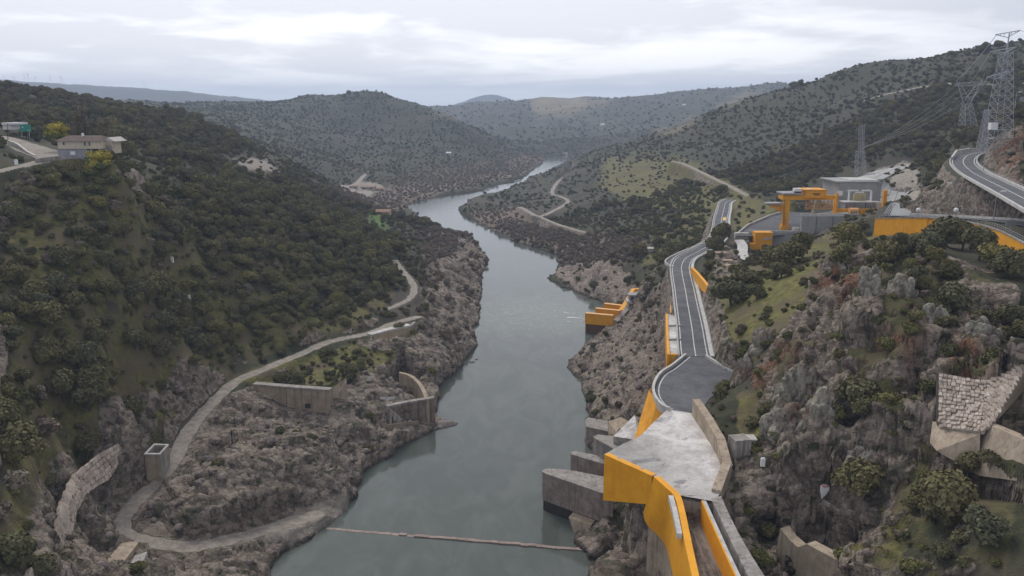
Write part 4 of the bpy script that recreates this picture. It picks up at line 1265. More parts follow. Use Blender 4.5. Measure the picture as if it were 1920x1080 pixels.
# hollow tower
T0 = [W(271, 853, 17), W(300, 853, 17), W(316, 835, 17), W(289, 834, 17)]
tw_ = thing('shaft_tower', 'square open topped concrete shaft beside the dark gully', 'tower', sum(T0, Vector()) / 4 - Vector((0, 0, 10)))
c0 = sum(T0, Vector()) / 4
for i in range(4):
    a, b = T0[i], T0[(i + 1) % 4]
    ia, ib = c0 + (a - c0) * .8, c0 + (b - c0) * .8
    dn = Vector((0, 0, -11))
    k = MB(); k.hexa([a + dn, b + dn, ib + dn, ia + dn], [a, b, ib, ia]); k.build('shaft_wall', 'conc' if i % 2 else 'tan', tw_)
for i in range(4):
    a, b = T0[i] + Vector((0, 0, .3)), T0[(i + 1) % 4] + Vector((0, 0, .3))
    ia, ib = c0 + (a - c0) * .82, c0 + (b - c0) * .82
    ea, eb = c0 + (a - c0) * 1.05, c0 + (b - c0) * 1.05
    dn = Vector((0, 0, -.35)); up_ = Vector((0, 0, 0))
    k = MB(); k.hexa([Vector((q.x, q.y, 17.0)) for q in (ea, eb, ib, ia)], [Vector((q.x, q.y, 17.3)) for q in (ea, eb, ib, ia)]); k.build('rim', 'kerb', tw_)
k = MB(); e = [W(190, 1062, 12), W(228, 1018, 11), W(262, 1014, 10.5), W(228, 1058, 11)]; k.prism(e, 5)
tag(k.build('concrete_slab', 'tan'), 'sloping tan concrete slab at the near end of the riverside track', 'slab')
k = MB(); e = [W(232, 1090, 10.5), W(252, 1042, 10), W(276, 1034, 9.6), W(256, 1090, 10)]; k.prism(e, 4)
tag(k.build('concrete_slab', 'slab'), 'narrow pale concrete slab nearest the viewer on the left bank', 'slab')


def proto_stone(name, m_, seed=0, r=.12):
    """irregular block with unit extents, chamfered by jitter"""
    rs = random.Random(seed)
    bm_ = bmesh.new(); bmesh.ops.create_cube(bm_, size=1)
    bmesh.ops.bevel(bm_, geom=bm_.edges[:], offset=.10, segments=1, affect='EDGES')
    for v_ in bm_.verts: v_.co += Vector((rs.uniform(-r, r), rs.uniform(-r, r), rs.uniform(-r, r))) * .6
    me_ = bpy.data.meshes.new(name); bm_.to_mesh(me_); bm_.free(); me_.materials.append(m_)
    return me_


stone_mats = [mat('facing_stone_a', (.33, .265, .21), (.52, .44, .36), .6, .95, bump=.8, dist=.2), mat('facing_stone_b', (.27, .215, .17), (.44, .37, .30), .6, .95, bump=.8, dist=.2), mat('facing_stone_c', (.40, .325, .265), (.60, .51, .43), .6, .95, bump=.8, dist=.2)]
stones = [proto_stone('stone', stone_mats[i % 3], i) for i in range(9)]


def stone_face(parent, quads, nu, nv, seed, thick=.8, name='stone'):
    """courses of stones over a bilinear patch P00 P10 P11 P01 (bottom-left, bottom-right, top-right, top-left)"""
    rs = random.Random(seed)
    P00, P10, P11, P01 = quads
    org = parent_origin(parent)
    def at(s, t): return P00.lerp(P10, s).lerp(P01.lerp(P11, s), t)
    for j in range(nv):
        t0, t1 = j / nv, (j + 1) / nv
        s = 0
        cuts = [0.0]
        while cuts[-1] < 1: cuts.append(cuts[-1] + rs.uniform(.7, 1.4) / nu)
        cuts[-1] = 1.0
        for s0, s1 in zip(cuts[:-1], cuts[1:]):
            a, b, c_, d_ = at(s0, t0), at(s1, t0), at(s1, t1), at(s0, t1)
            ctr = (a + b + c_ + d_) / 4
            ux = (b - a + c_ - d_) / 2; uz = (d_ - a + c_ - b) / 2
            nrm = ux.cross(uz)
            if nrm.length < 1e-6: continue
            nrm.normalize()
            o_ = bpy.data.objects.new(name, rs.choice(stones))
            X, Zv = ux * .93, uz * .90
            Mx = Matrix((X, -nrm * thick, Zv)).transposed().to_4x4()
            Mx.translation = ctr - org + nrm * rs.uniform(-.18, .18)
            o_.matrix_local = Mx
            col.objects.link(o_); o_.parent = parent


# stone facing running up the left gully
mw = thing('stone_facing', 'long band of tan rubble stone facing climbing the slope in the near left', 'stone wall', W(140, 930, 22))
tops_ = L3("258 819 20;222 833 22;184 851 24;137 892 26;119 943 27.5;104 1003 29;60 1075 31;20 1140 33")
bots_ = L3("246 838 17;226 858 18;203 900 18;160 925 20;140 950 21.5;122 1028 22;92 1085 24;60 1150 25")
for i in range(len(tops_) - 1):
    bk = MB(); bk.add([bots_[i] - Vector((.5, -.3, .5)), bots_[i + 1] - Vector((.5, -.3, .5)), tops_[i + 1] - Vector((.5, -.3, .5)), tops_[i] - Vector((.5, -.3, .5))], [(0, 1, 2, 3)])
    bk.build('backing', 'stonedark', mw)
    L_ = (tops_[i] - tops_[i + 1]).length
    stone_face(mw, (bots_[i + 1], bots_[i], tops_[i], tops_[i + 1]), max(3, int(L_ / 2.0)), 5, 50 + i, .9)
# masonry buttress on the right slope
mr_ = thing('masonry_buttress', 'tall pale rough stone buttress with a notched top on the right hand slope', 'stone wall', D(1800, 880, 114))
qA = [D(1761, 802, 117), D(1838, 812, 112), D(1850, 718, 121), D(1760, 702, 124)]
qB = [D(1838, 812, 112), D(1858, 800, 112), D(1925, 683, 122), D(1850, 718, 121)]
stone_face(mr_, tuple(qA), 11, 14, 5, .8); stone_face(mr_, tuple(qB), 8, 14, 6, .8)
qB2 = [D(1858, 800, 112), D(1862, 798, 118), D(1960, 690, 130), D(1925, 683, 122)]
for q in (qA, qB):
    bk = MB(); back = [p_ + Vector((.6, 2.0, -.3)) for p_ in q]; bk.add([p_ + Vector((.1, .55, 0)) for p_ in q] + back, [(0, 1, 2, 3), (7, 6, 5, 4), (0, 4, 5, 1), (2, 6, 7, 3), (1, 5, 6, 2), (0, 3, 7, 4)]); bk.build('backing', 'stonedark', mr_)
bk = MB(); bk.add(qB2, [(0, 1, 2, 3)]); bk.build('return_face', 'tan', mr_)
lwq = [D(1756, 845, 114), D(1835, 892, 110), D(1838, 814, 112), D(1761, 804, 117)]
bk = MB(); bk.add(lwq + [p_ + Vector((.5, 3, 0)) for p_ in lwq], [(0, 1, 2, 3), (0, 4, 5, 1), (1, 5, 6, 2), (2, 6, 7, 3), (3, 7, 4, 0)]); bk.build('lower_wall', 'tan', mr_)
lwq = [D(1836, 892, 109), D(1930, 905, 103), D(1930, 828, 106), D(1862, 800, 111.5)]
bk = MB(); bk.add(lwq + [p_ + Vector((.5, 3, 0)) for p_ in lwq], [(0, 1, 2, 3), (0, 4, 5, 1), (1, 5, 6, 2), (2, 6, 7, 3), (3, 7, 4, 0)]); bk.build('lower_wall', 'tan', mr_)
# concrete apron low on the right
ap = [D(1440, 1085, 121.5), D(1449, 1064, 121), D(1463, 991, 120), D(1480, 1012, 118.5), D(1496, 1026, 117), D(1512, 1020, 115.7), D(1552, 1041, 112.2), D(1604, 1072, 107.8), D(1650, 1100, 104)]
apo = thing('cliff_apron', 'smooth tan concrete apron with a ragged top at the foot of the right hand slope', 'retaining wall', ap[3] - Vector((0, 0, 12)))
for a, b in ((0, 4), (4, 6), (6, 9)):
    k = MB(); k.wall([q + Vector((.04 * (a > 0), 0, 0)) for q in ap[a:b + (b < 9)]], 18, 2.0); k.build('wall_panel', 'tan', apo)

# ------------------------------------------------------------------ switchyard
def bx(name, parent, m_, u0, u1, vtop, vbot, y, depth, dz=0):
    """upright box: front face from (u0..u1, vtop..vbot) at distance y, going back by depth"""
    a, b = D(u0, vbot, y), D(u1, vbot, y)
    zt_, zb_ = D(u0, vtop, y).z, a.z - dz
    k = MB(); k.hexa([Vector((a.x, y, zb_)), Vector((b.x, y, zb_)), Vector((b.x, y + depth, zb_)), Vector((a.x, y + depth, zb_))],
                     [Vector((a.x, y, zt_)), Vector((b.x, y, zt_)), Vector((b.x, y + depth, zt_)), Vector((a.x, y + depth, zt_))])
    return k.build(name, m_, parent)


sy = thing('switchyard_terraces', 'stepped grey concrete terraces of the power station on the right bank', 'terrace', D(1480, 430, 385))
ap_ = L3("1379 443;1402 424;1443 406;1470 398;1520 398;1510 438;1440 442", 45.5)
k = MB(); k.prism(ap_, 44.8); k.build('apron', 'asphalt', sy)
tr2 = L3("1503 405;1560 395;1600 384;1665 380;1722 385;1722 400;1650 404;1598 404", 55.0)
k = MB(); k.prism(tr2, 54); k.build('upper_terrace', 'concnew', sy)
bx('retaining_wall', sy, 'concnew', 1404, 1501, 435.5, 472, 379.5, 1.2)
bx('retaining_wall', sy, 'concnew', 1501, 1592, 405, 444, 370.5, 1.4, 2)
bx('wall_joint', sy, 'dark', 1528.6, 1529.2, 406, 441, 370.3, .15)
bx('wall_joint', sy, 'dark', 1560, 1560.6, 406, 430, 370.3, .15)
bx('retaining_wall', sy, 'kerb', 1378, 1404, 437, 452, 376, 2.0)
k = MB(); kerb(k, L3("1379 443;1402 424;1443 406;1470 398", 45.5), 0, .6, 1.0); k.build('parapet', 'kerb', sy)
k = MB(); kerb(k, [D(1404, 435.2, 380.4), D(1500, 435.6, 380.4)], 0, .5, .9); k.build('parapet', 'kerb', sy)
k = MB(); kerb(k, [D(1501, 404, 372), D(1598, 404, 372)], 0, .5, .8); k.build('parapet', 'kerb', sy)
for i in range(6):
    q = W(1476 + i * 1.5, 420 + i * 3.2, 45.55); k = MB(); k.box((q.x + 3, q.y, 45.52), (9, 1.3, .12)); k.build('floor_grille', 'dark', sy)
bx('wedge_block', sy, 'slab', 1488, 1501, 428, 436, 382, 3)
# orange intake blocks at the near corner
ib = thing('intake_block', 'bright orange stepped block at the near corner of the grey terraces', 'block', D(1430, 466, 372))
bx('upper_block', ib, 'orange', 1415, 1447, 436, 468, 372, 5)
bx('lower_block', ib, 'orange', 1395, 1415, 457, 470, 371.5, 5)
bx('recess', ib, 'orangeworn', 1424, 1434, 462, 474, 371.4, 3)
bx('cap', ib, 'kerb', 1432, 1446, 446, 449.5, 371.8, .4)
# curved service path
k = MB(); ribbon(k, smooth([D(1385, 451, 360), D(1392, 462, 350), D(1392, 478, 335), D(1402, 488, 322), D(1425, 489, 318)]), 2.2, -2.2, .4)
pth = k.build('service_path', 'kerb'); tag(pth, kind='structure')
# stone terraces on the bluff below
for i, (u, v, wd) in enumerate(((1352, 482, 7), (1364, 497, 6), (1358, 470, 5), (1372, 508, 7))):
    q = hit(u, v); k = MB(); k.box((q.x, q.y + .5, q.z - 3), (wd * .55, 3, 4.6)); k.box((q.x, q.y + .4, q.z + 1.62), (wd * .66, 3.4, .4))
    tag(k.build('concrete_block', 'tan'), ('square tan block with a pale cap on the bluff below the terraces', 'small tan block lower down the bluff beside the paved road', 'topmost tan block on the bluff by the bend', 'lowest tan block on the bluff next to the orange wedge wall')[i], 'block')

# gantry crane
cr = thing('gantry_crane', 'orange gantry crane spanning from the dark apron to the upper terrace', 'crane', D(1472, 430, 396))
for yy0 in (392, 400):
    bx('leg', cr, 'orange', 1466.5, 1477.5, 374, 430 if yy0 == 392 else 426, yy0, 1.6)
    bx('wheel_truck', cr, 'orangeworn', 1464, 1480, 424 if yy0 == 392 else 421, 431 if yy0 == 392 else 427, yy0 - .4, 2.4)
    bx('main_beam', cr, 'orange', 1467, 1569, 366, 375 if yy0 == 392 else 374, yy0 - .1, 1.5)
    bx('leg', cr, 'orange', 1562.5, 1568.5, 375, 403, yy0 - 16, 1.2)
bx('end_beam', cr, 'orange', 1467, 1477, 367, 374, 393.6, 6.3)
bx('walkway', cr, 'concnew', 1469, 1504, 362.5, 365, 391, 11)
mh = bx('machinery_house', cr, 'orange', 1510, 1549, 357, 371, 390.8, 9)
bx('nameplate', mh, 'dark', 1524, 1538, 362.6, 364.6, 390.7, .1)
bx('nameplate', mh, 'dark', 1527, 1536, 365.4, 366.2, 390.7, .1)
bx('roof_edge', mh, 'orangeworn', 1508, 1550, 355.6, 357.2, 390.4, 9.8)
bx('driver_cab', cr, 'white', 1490, 1503, 353.5, 359, 392, 3); bx('cab_window', cr, 'glass', 1491, 1502, 358.2, 361.5, 392.2, 2.6)
bx('beacon', cr, 'white', 1515, 1522, 353.6, 357, 393, 2)
k = MB()
a0, a1_ = D(1512, 376, 394), D(1566, 376, 394)
for i in range(9):
    x0 = a0.x + (a1_.x - a0.x) * i / 8
    x1 = a0.x + (a1_.x - a0.x) * min(i + 1, 8) / 8
    k.bar((x0, 394, a0.z), (x0, 394, a0.z - 4), .14); k.bar((x0, 394, a0.z), (x1, 394, a0.z - 4), .12); k.bar((x1, 394, a0.z), (x0, 394, a0.z - 4), .12)
k.bar((a0.x, 394, a0.z - 4), (a1_.x, 394, a0.z - 4), .22); k.build('lattice_frame', 'orangeworn', cr)
bx('cantilever_roof', cr, 'concnew', 1438, 1467, 381, 383.5, 393, 6); k = MB()
a, b, c_ = D(1438, 384, 394), D(1467, 384, 394), D(1466, 398, 394)
k.add([a, b, c_, a + Vector((0, 4, 0)), b + Vector((0, 4, 0)), c_ + Vector((0, 4, 0))], [(0, 2, 1), (3, 4, 5), (0, 1, 4, 3), (1, 2, 5, 4), (2, 0, 3, 5)]); k.build('cantilever_bracket', 'orangeworn', cr)

k = MB()
for i in range(13):
    uu = 1470 + i * 7.6
    a, b = D(uu, 366, 391.6), D(uu, 362, 391.6); k.bar(a, b, .06)
k.bar(D(1470, 362, 391.6), D(1561, 362, 391.6), .06); k.build('handrail', 'steel', cr)
k = MB()
for i in range(9): k.bar(D(1468.5, 424 - i * 6, 391.8), D(1471.5, 424 - i * 6, 391.8), .06)
k.bar(D(1468.5, 426, 391.8), D(1468.5, 374, 391.8), .07); k.bar(D(1471.5, 426, 391.8), D(1471.5, 374, 391.8), .07); k.build('ladder', 'dark', cr)

# transformer bay
tbay = thing('transformer_bay', 'orange framed bay with a low orange panelled wall along the upper terrace', 'bay', D(1610, 406, 376))
bx('frame_post', tbay, 'orangeworn', 1566, 1569, 362, 404, 374, 1.2)
bx('frame_post', tbay, 'orangeworn', 1653, 1660, 357, 406, 374, 1.5)
for i, (u0, u1) in enumerate(((1570, 1592), (1592.5, 1611), (1619, 1629), (1630, 1640), (1641, 1651))):
    bx('wall_panel', tbay, 'orange', u0, u1, 391.5, 398 if i < 2 else 406, 375, .8)
bx('wall_panel', tbay, 'orangeworn', 1611.5, 1618.5, 392, 403, 375, .8)
k = MB(); q = D(1600, 395, 373.5); k.bar(q + Vector((-2, 0, 0)), q + Vector((2, 0, 0)), 1.35, 14)
tag(k.build('oil_drum', mat('pale_orange_tank', (.74, .38, .14), (.82, .46, .20))), 'pale orange cylindrical tank in front of the panelled wall', 'tank')
for i, (u0, u1) in enumerate(((1583, 1601), (1603, 1621), (1623, 1641))):
    t = thing('transformer', ('grey finned transformer nearest the crane', 'grey finned transformer between its two neighbours', 'grey finned transformer nearest the tall orange post')[i], 'transformer', D((u0 + u1) / 2, 392, 378), 'transformers in the bay')
    bx('tank', t, 'greyrender', u0, u1, 380.5, 392, 379, 5)
    for j in range(6):
        uu = u0 + 1 + (u1 - u0 - 3) * j / 5
        bx('radiator_fin', t, 'steel', uu, uu + 1.2, 382.5, 391.5, 378, .9)
    bx('lid', t, 'kerb', u0 - .5, u1 + .5, 378.3, 380.5, 378.7, 5.6)
bx('control_cabinet', tbay, 'kerb', 1642.5, 1651, 379, 391, 379, 5)
gfr = thing('busbar_frame', 'white goalpost shaped busbar frames with cream insulators over the transformers', 'frame', D(1612, 380, 384))
for u0, u1, l_, r_ in ((1590, 1610, 1, 0), (1617, 1634, 0, 1)):
    bx('crossbar', gfr, 'white', u0, u1, 356.5, 358.6, 384, .7)
    uu = u0 if l_ else u1 - 2.4
    bx('post', gfr, 'white', uu, uu + 2.6, 358.7, 378, 384, .7)
for uu in (1601, 1606, 1611, 1616, 1620):
    q = D(uu, 378, 384); zt_ = D(uu, 362, 384).z
    k = MB()
    for j in range(7):
        k.bar((q.x, q.y, q.z + (zt_ - q.z) * j / 7), (q.x, q.y, q.z + (zt_ - q.z) * (j + .5) / 7), (.75, .35), 8)
    k.build('insulator', 'yellowpaint', gfr)
bx('crossbar', gfr, 'white', 1604, 1620, 360, 362, 384, .8)
# tall block behind
bb_ = thing('valve_building', 'plain grey concrete building with a pale roof edge behind the transformers', 'building', D(1610, 385, 400))
bx('wall', bb_, 'concnew', 1571, 1649, 342, 388, 400, 22)
bx('roof_edge', bb_, 'kerb', 1594, 1649, 337.5, 340.0, 404, 16)
bx('roof', bb_, 'concnew', 1570, 1650, 340.2, 342.2, 399.6, 23)
bx('round_sign', bb_, 'white', 1570.5, 1579.5, 358, 367, 398, .3)
# sprayed concrete slope behind
def slab_patch(parent, quads, nu, nv, m_, name='slope_panel'):
    P00, P10, P11, P01 = quads
    def at(s, t): return P00.lerp(P10, s).lerp(P01.lerp(P11, s), t)
    for i in range(nu):
        for j in range(nv):
            a, b, c__, d_ = at(i / nu + .006, j / nv + .006), at((i + 1) / nu - .006, j / nv + .006), at((i + 1) / nu - .006, (j + 1) / nv - .006), at(i / nu + .006, (j + 1) / nv - .006)
            up_ = Vector((0, 0, .12 * ((i * 7 + j * 3) % 4)))
            dn = Vector((0, 1, -2.5))
            k = MB(); k.hexa([a + dn, b + dn, c__ + dn, d_ + dn], [a + up_, b + up_, c__ + up_, d_ + up_]); k.build(name, m_, parent)


cs = thing('concreted_slope', 'fan of pale grey sprayed concrete panels climbing the hillside behind the building', 'slope', D(1680, 380, 395))
slab_patch(cs, (D(1649, 382, 412), D(1690, 378, 405), D(1722, 304, 505), D(1655, 338, 440)), 3, 4, 'concnew')
slab_patch(cs, (D(1595, 337, 432), D(1655, 337, 438), D(1722, 303, 506), D(1640, 322, 500)), 3, 2, mat('pale_shotcrete', (.34, .33, .32), (.44, .43, .42)))
slab_patch(cs, (D(1652, 396, 385), D(1690, 388, 385), D(1716, 352, 425), D(1692, 366, 415)), 2, 2, 'concnew')
pr = thing('pale_plate', 'light grey sloping roof plate with railings above the left end of the long orange wall', 'roof', D(1690, 405, 300))
k = MB(); e = [D(1668, 404, 300), D(1706, 404, 300), D(1714, 381, 318), D(1674, 380, 318)]; k.prism(e, [q.z - 1.2 for q in e]); k.build('plate', 'concnew', pr)
for j in range(3):
    a, b = D(1657 + j * 4, 404, 299 + j * .2), D(1671 + j * 3, 381, 318 + j * .2)
    k = MB(); k.bar(a + Vector((0, 0, .3)), b + Vector((0, 0, .3)), .12); k.bar(a, a + Vector((0, 0, 1)), .08); k.build('railing', 'steel', pr)

# long orange wall
F_t = [D(1645, 410, 290), D(1700, 409, 273), D(1744, 409, 262), D(1800, 413, 245), D(1850, 424, 219), D(1880, 434, 203), D(1900, 444, 192), D(1925, 457, 179), D(1990, 492, 160)]
F_t = [q + Vector((-.8, 0, 0)) for q in F_t]
fw = thing('long_orange_wall', 'long curving orange retaining wall that carries the junction road', 'retaining wall', F_t[3] - Vector((0, 0, 8)))
k = MB(); k.wall(F_t[:3], [zat(F_t[0], 0, 456), zat(F_t[1], 0, 454), zat(F_t[2], 0, 452)], 1.2); k.build('wall_panel', 'orange', fw)
k = MB(); t_ = [F_t[2] + Vector((.3, 0, -.4))] + F_t[3:5]; k.wall(t_, [q.z - 8 for q in t_], 1.2); k.build('wall_panel', 'orange', fw)
k = MB(); t_ = [F_t[4] + Vector((.3, 0, 0))] + F_t[5:]; k.wall(t_, [q.z - 9 for q in t_], 1.2); k.build('wall_panel', 'orange', fw)
k = MB(); k.wall([q + Vector((-.15, 0, .35)) for q in F_t], [q.z + .0 for q in F_t], .7); k.build('coping', 'conc', fw)
rl = MB()
Fs = smooth(F_t, 6)
for i, q in enumerate(Fs):
    rl.bar(q + Vector((.4, 0, .3)), q + Vector((.4, 0, 1.4)), .05)
    if i: rl.bar(Fs[i - 1] + Vector((.4, 0, 1.4)), q + Vector((.4, 0, 1.4)), .05); rl.bar(Fs[i - 1] + Vector((.4, 0, .9)), q + Vector((.4, 0, .9)), .035)
rl.build('railing', 'steel', fw)
rl = MB()
Us = offset_line(upper_road, -4.9)
for i, q in enumerate(Us):
    rl.bar(q + Vector((0, 0, .7)), q + Vector((0, 0, 1.25)), .06)
    if i: rl.bar(Us[i - 1] + Vector((0, 0, 1.2)), q + Vector((0, 0, 1.2)), .07)
rl.build('guard_rail', 'steel', ur)
rl = MB()
for side in (-4.3, 5.1):
    Ms = offset_line(main_road, side)
    for i, q in enumerate(Ms):
        rl.bar(q + Vector((0, 0, .1)), q + Vector((0, 0, .95)), .05)
        if i: rl.bar(Ms[i - 1] + Vector((0, 0, .9)), q + Vector((0, 0, .9)), .06)
rl.build('guard_rail', 'steel', mr)
k = MB(); q = D(1861, 243, 312); k.box((q.x, q.y, q.z), (2.6, 2, 2.6)); eqb = thing('equipment_platform', 'white cabinet on a steel frame platform at the foot of the tallest pylon', 'cabinet', q - Vector((0, 0, 6)))
k.build('cabinet', 'white', eqb)
k = MB()
for dx_q in (-2.5, 3.5):
    for dy_q in (-2, 2): k.bar((q.x + dx_q, q.y + dy_q, q.z - 9), (q.x + dx_q, q.y + dy_q, q.z), .12)
for z_q in (-.1, -3.2):
    k.bar((q.x - 2.5, q.y - 2, q.z + z_q), (q.x + 3.5, q.y - 2, q.z + z_q), .14); k.bar((q.x + 3.5, q.y - 2, q.z + z_q), (q.x + 3.5, q.y + 2, q.z + z_q), .14)
k.build('frame', 'steel', eqb)
wf = thing('wall_ladder_frame', 'white ladder frame fixed against the orange wall', 'ladder', D(1690, 442, 276))
for du_ in (-2.6, 1.4):
    a, b = D(1690 + du_, 443, 275.5), D(1691 + du_, 424, 275.5)
    k = MB(); k.bar(a, b, .16); k.build('rail', 'white', wf)
for j in range(5):
    a, b = D(1687.5, 441 - j * 4, 275.5), D(1692, 441 - j * 4, 275.5)
    k = MB(); k.bar(a, b, .10); k.build('rung', 'white', wf)
k = MB(); k.bar(D(1688, 423, 275.5), D(1696, 422, 275.5), .35); k.build('top_bar', 'white', wf)
# upper road wall
k = MB(); e = [p + Vector((0, 0, -.1)) for p in offset_line([q for q in upper_road if 205 < q.y < 340], 4.8)]
e2 = [D(1786, 300, 345), D(1795, 287, 362), D(1820, 283, 372), D(1855, 284, 374)]
k.wall([q + Vector((0, 0, 1.3)) for q in e2], [q.z - 2 for q in e2], .8)
tag(k.build('bend_wall', 'kerb'), 'pale concrete wall on the outside of the high road bend', 'wall')


# ------------------------------------------------------------------ lamps, posts and markers
def lamp(label, u, vb, vt, y, arm=-2.2):
    a = D(u, vb, y); zt_ = D(u, vt, y).z
    t = thing('lamp_post', label, 'street lamp', a, 'lamp posts by the roads')
    k = MB(); k.bar(a - Vector((0, 0, .5)), (a.x, a.y, zt_), (.16, .10), 6); k.build('pole', 'steel', t)
    k = MB(); k.bar((a.x, a.y, zt_), (a.x + arm, a.y, zt_ + .5), .09); k.build('arm', 'steel', t)
    k = MB(); k.box((a.x + arm * 1.15, a.y, zt_ + .4), (1.3, .5, .25)); k.build('lamp_head', 'white', t)


lamp('lamp post with its head to the left above the middle of the long orange wall', 1789, 396, 346, 262)
lamp('lamp post standing on the grass below the upper road', 1863, 408, 362, 225, 1.6)
lamp('lamp post in front of the pale wall of the high road bend', 1844, 318, 262, 300, 1.2)
lamp('lamp post among the bushes at the far right of the upper road', 1903, 200, 175, 330, 1.2)
gl = D(1722, 394, 285); t = thing('globe_marker', 'white globe on a short post behind the long orange wall', 'marker', D(1722, 408, 285))
bms = bmesh.new(); bmesh.ops.create_icosphere(bms, subdivisions=2, radius=.85, matrix=Matrix.Translation(gl - D(1722, 408, 285))); me = bpy.data.meshes.new('globe'); bms.to_mesh(me); bms.free(); me.materials.append(M_['white'])
go = bpy.data.objects.new('globe', me); col.objects.link(go); go.parent = t
k = MB(); k.bar(D(1722, 408, 285), gl, .12); k.build('post', 'steel', t)
gl = D(1793, 395, 258); t = thing('globe_marker', 'white globe beside the lamp post above the long orange wall', 'marker', D(1793, 410, 258))
go2 = go.copy(); col.objects.link(go2); go2.parent = t
k = MB(); k.bar(D(1793, 410, 258), D(1793, 395, 258), .12); k.build('post', 'steel', t)
k = MB(); a, b = D(1880, 418, 205), D(1884, 418, 205); k.box((D(1896, 420, 200).x, 200, D(1896, 424, 200).z), (2.8, .1, 1.5)); k.bar((D(1896, 420, 200).x, 200.2, D(1896, 434, 200).z), (D(1896, 420, 200).x, 200.2, D(1896, 421, 200).z), .08)
tag(k.build('road_sign', 'steel'), 'grey road sign seen from behind at the junction', 'sign')


def marker(label, u, v, w_, h_, m_='white', name='marker_post'):
    q = hit(u, v); s = q.y / 1507 * 1.02
    k = MB(); k.box((q.x, q.y, q.z - .3), (w_ * s, w_ * s * .7, h_ * s + .3)); k.box((q.x, q.y, q.z + h_ * s), (w_ * s * .7, w_ * s * .5, .12))
    tag(k.build(name, m_), label, 'marker')


marker('small white survey pillar in a grassy gap of the wooded left slope', 323, 491, 5, 9)
marker('tiny white survey pillar beside the earth track on the wooded left slope', 355, 559, 4, 6)
marker('white survey pillar on the grass verge below the house road', 31, 309, 5, 9)
marker('white instrument box on top of the crag beside the spillway', 1430, 871, 8, 13, name='instrument_box')
marker('thin white stake in the bushes low on the right slope', 1700, 1078, 3, 13)
marker('thin pale post beside the orange wedge wall', 1339, 556, 3, 14, 'kerb')
q = hit(1545, 934); t = thing('shrine_post', 'upright white marker stone with a reddish cap on the right hand slope', 'marker', q)
k = MB(); k.box((q.x, q.y, q.z - .4), (1.35, .9, 2.6)); k.build('stone', 'white', t)
k = MB(); k.box((q.x, q.y, q.z + 2.21), (1.1, .8, .25)); k.build('cap', mat('faded_red', (.45, .25, .22), (.55, .33, .30)), t)
k = MB(); k.box((q.x + .7, q.y - 1.2, q.z - .6), (2.2, 1.8, .7), .4); k.build('footing', 'conc', t)
q = hit(1402, 838); t = thing('block_hut', 'small square concrete hut with a flat roof beside the tan side wall', 'hut', q)
k = MB(); k.box((q.x, q.y, q.z - 1), (2.2, 2.0, 2.7)); k.build('wall', 'tan', t)
k = MB(); k.box((q.x, q.y, q.z + 1.71), (2.7, 2.4, .3)); k.build('roof', 'kerb', t)


# ------------------------------------------------------------------ pylons and cables
def lattice(k_leg, k_br, base, top, bw, tw_, n, r=.16):
    """four legs between base and top centres with X bracing; returns nothing"""
    cs_ = []
    for i in range(n + 1):
        f = i / n
        c_ = base.lerp(top, f); w2 = (bw + (tw_ - bw) * f) / 2
        cs_.append([c_ + Vector((sx_ * w2, sy_ * w2, 0)) for sx_, sy_ in ((-1, -1), (1, -1), (1, 1), (-1, 1))])
    for j in range(4):
        k_leg[j].bar(cs_[0][j], cs_[-1][j], r)
    for i in range(n):
        for j in range(4):
            j2 = (j + 1) % 4
            k_br.bar(cs_[i][j], cs_[i + 1][j2], r * .55); k_br.bar(cs_[i][j2], cs_[i + 1][j], r * .55); k_br.bar(cs_[i + 1][j], cs_[i + 1][j2], r * .5)


def pylon(label, base, h, bw, tw_, arms, n=9, r=.17, rot=0.0):
    t = thing('pylon', label, 'pylon', base, 'lattice pylons')
    legs = [MB() for _ in range(4)]; br = MB()
    top = base + Vector((0, 0, h))
    lattice(legs, br, base, top, bw, tw_, n, r)
    for l in legs: l.build('leg', 'steel', t)
    br.build('bracing', 'steel', t)
    for z_, l0, l1 in arms:
        a = base + Vector((-l0 * math.cos(rot), -l0 * math.sin(rot), z_)); b = base + Vector((l1 * math.cos(rot), l1 * math.sin(rot), z_)); c_ = base + Vector((0, 0, z_))
        k = MB()
        for q_ in (a, b):
            if (q_ - c_).length > .5:
                k.bar(c_ + Vector((0, .6, 0)), q_, r * .7); k.bar(c_ + Vector((0, -.6, 0)), q_, r * .7); k.bar(c_ + Vector((0, 0, -1.8)), q_, r * .6)
                for s_ in (.33, .66):
                    k.bar((c_ + Vector((0, 0, -1.8))).lerp(q_, s_), c_.lerp(q_, s_), r * .4)
        k.build('crossarm', 'steel', t)
        for q_ in (a, b):
            if (q_ - c_).length > .5:
                k = MB()
                for j in range(6): k.bar(q_ - Vector((0, 0, .25 * j)), q_ - Vector((0, 0, .25 * j + .15)), .16, 6)
                k.build('insulator', 'dark', t)
    return t


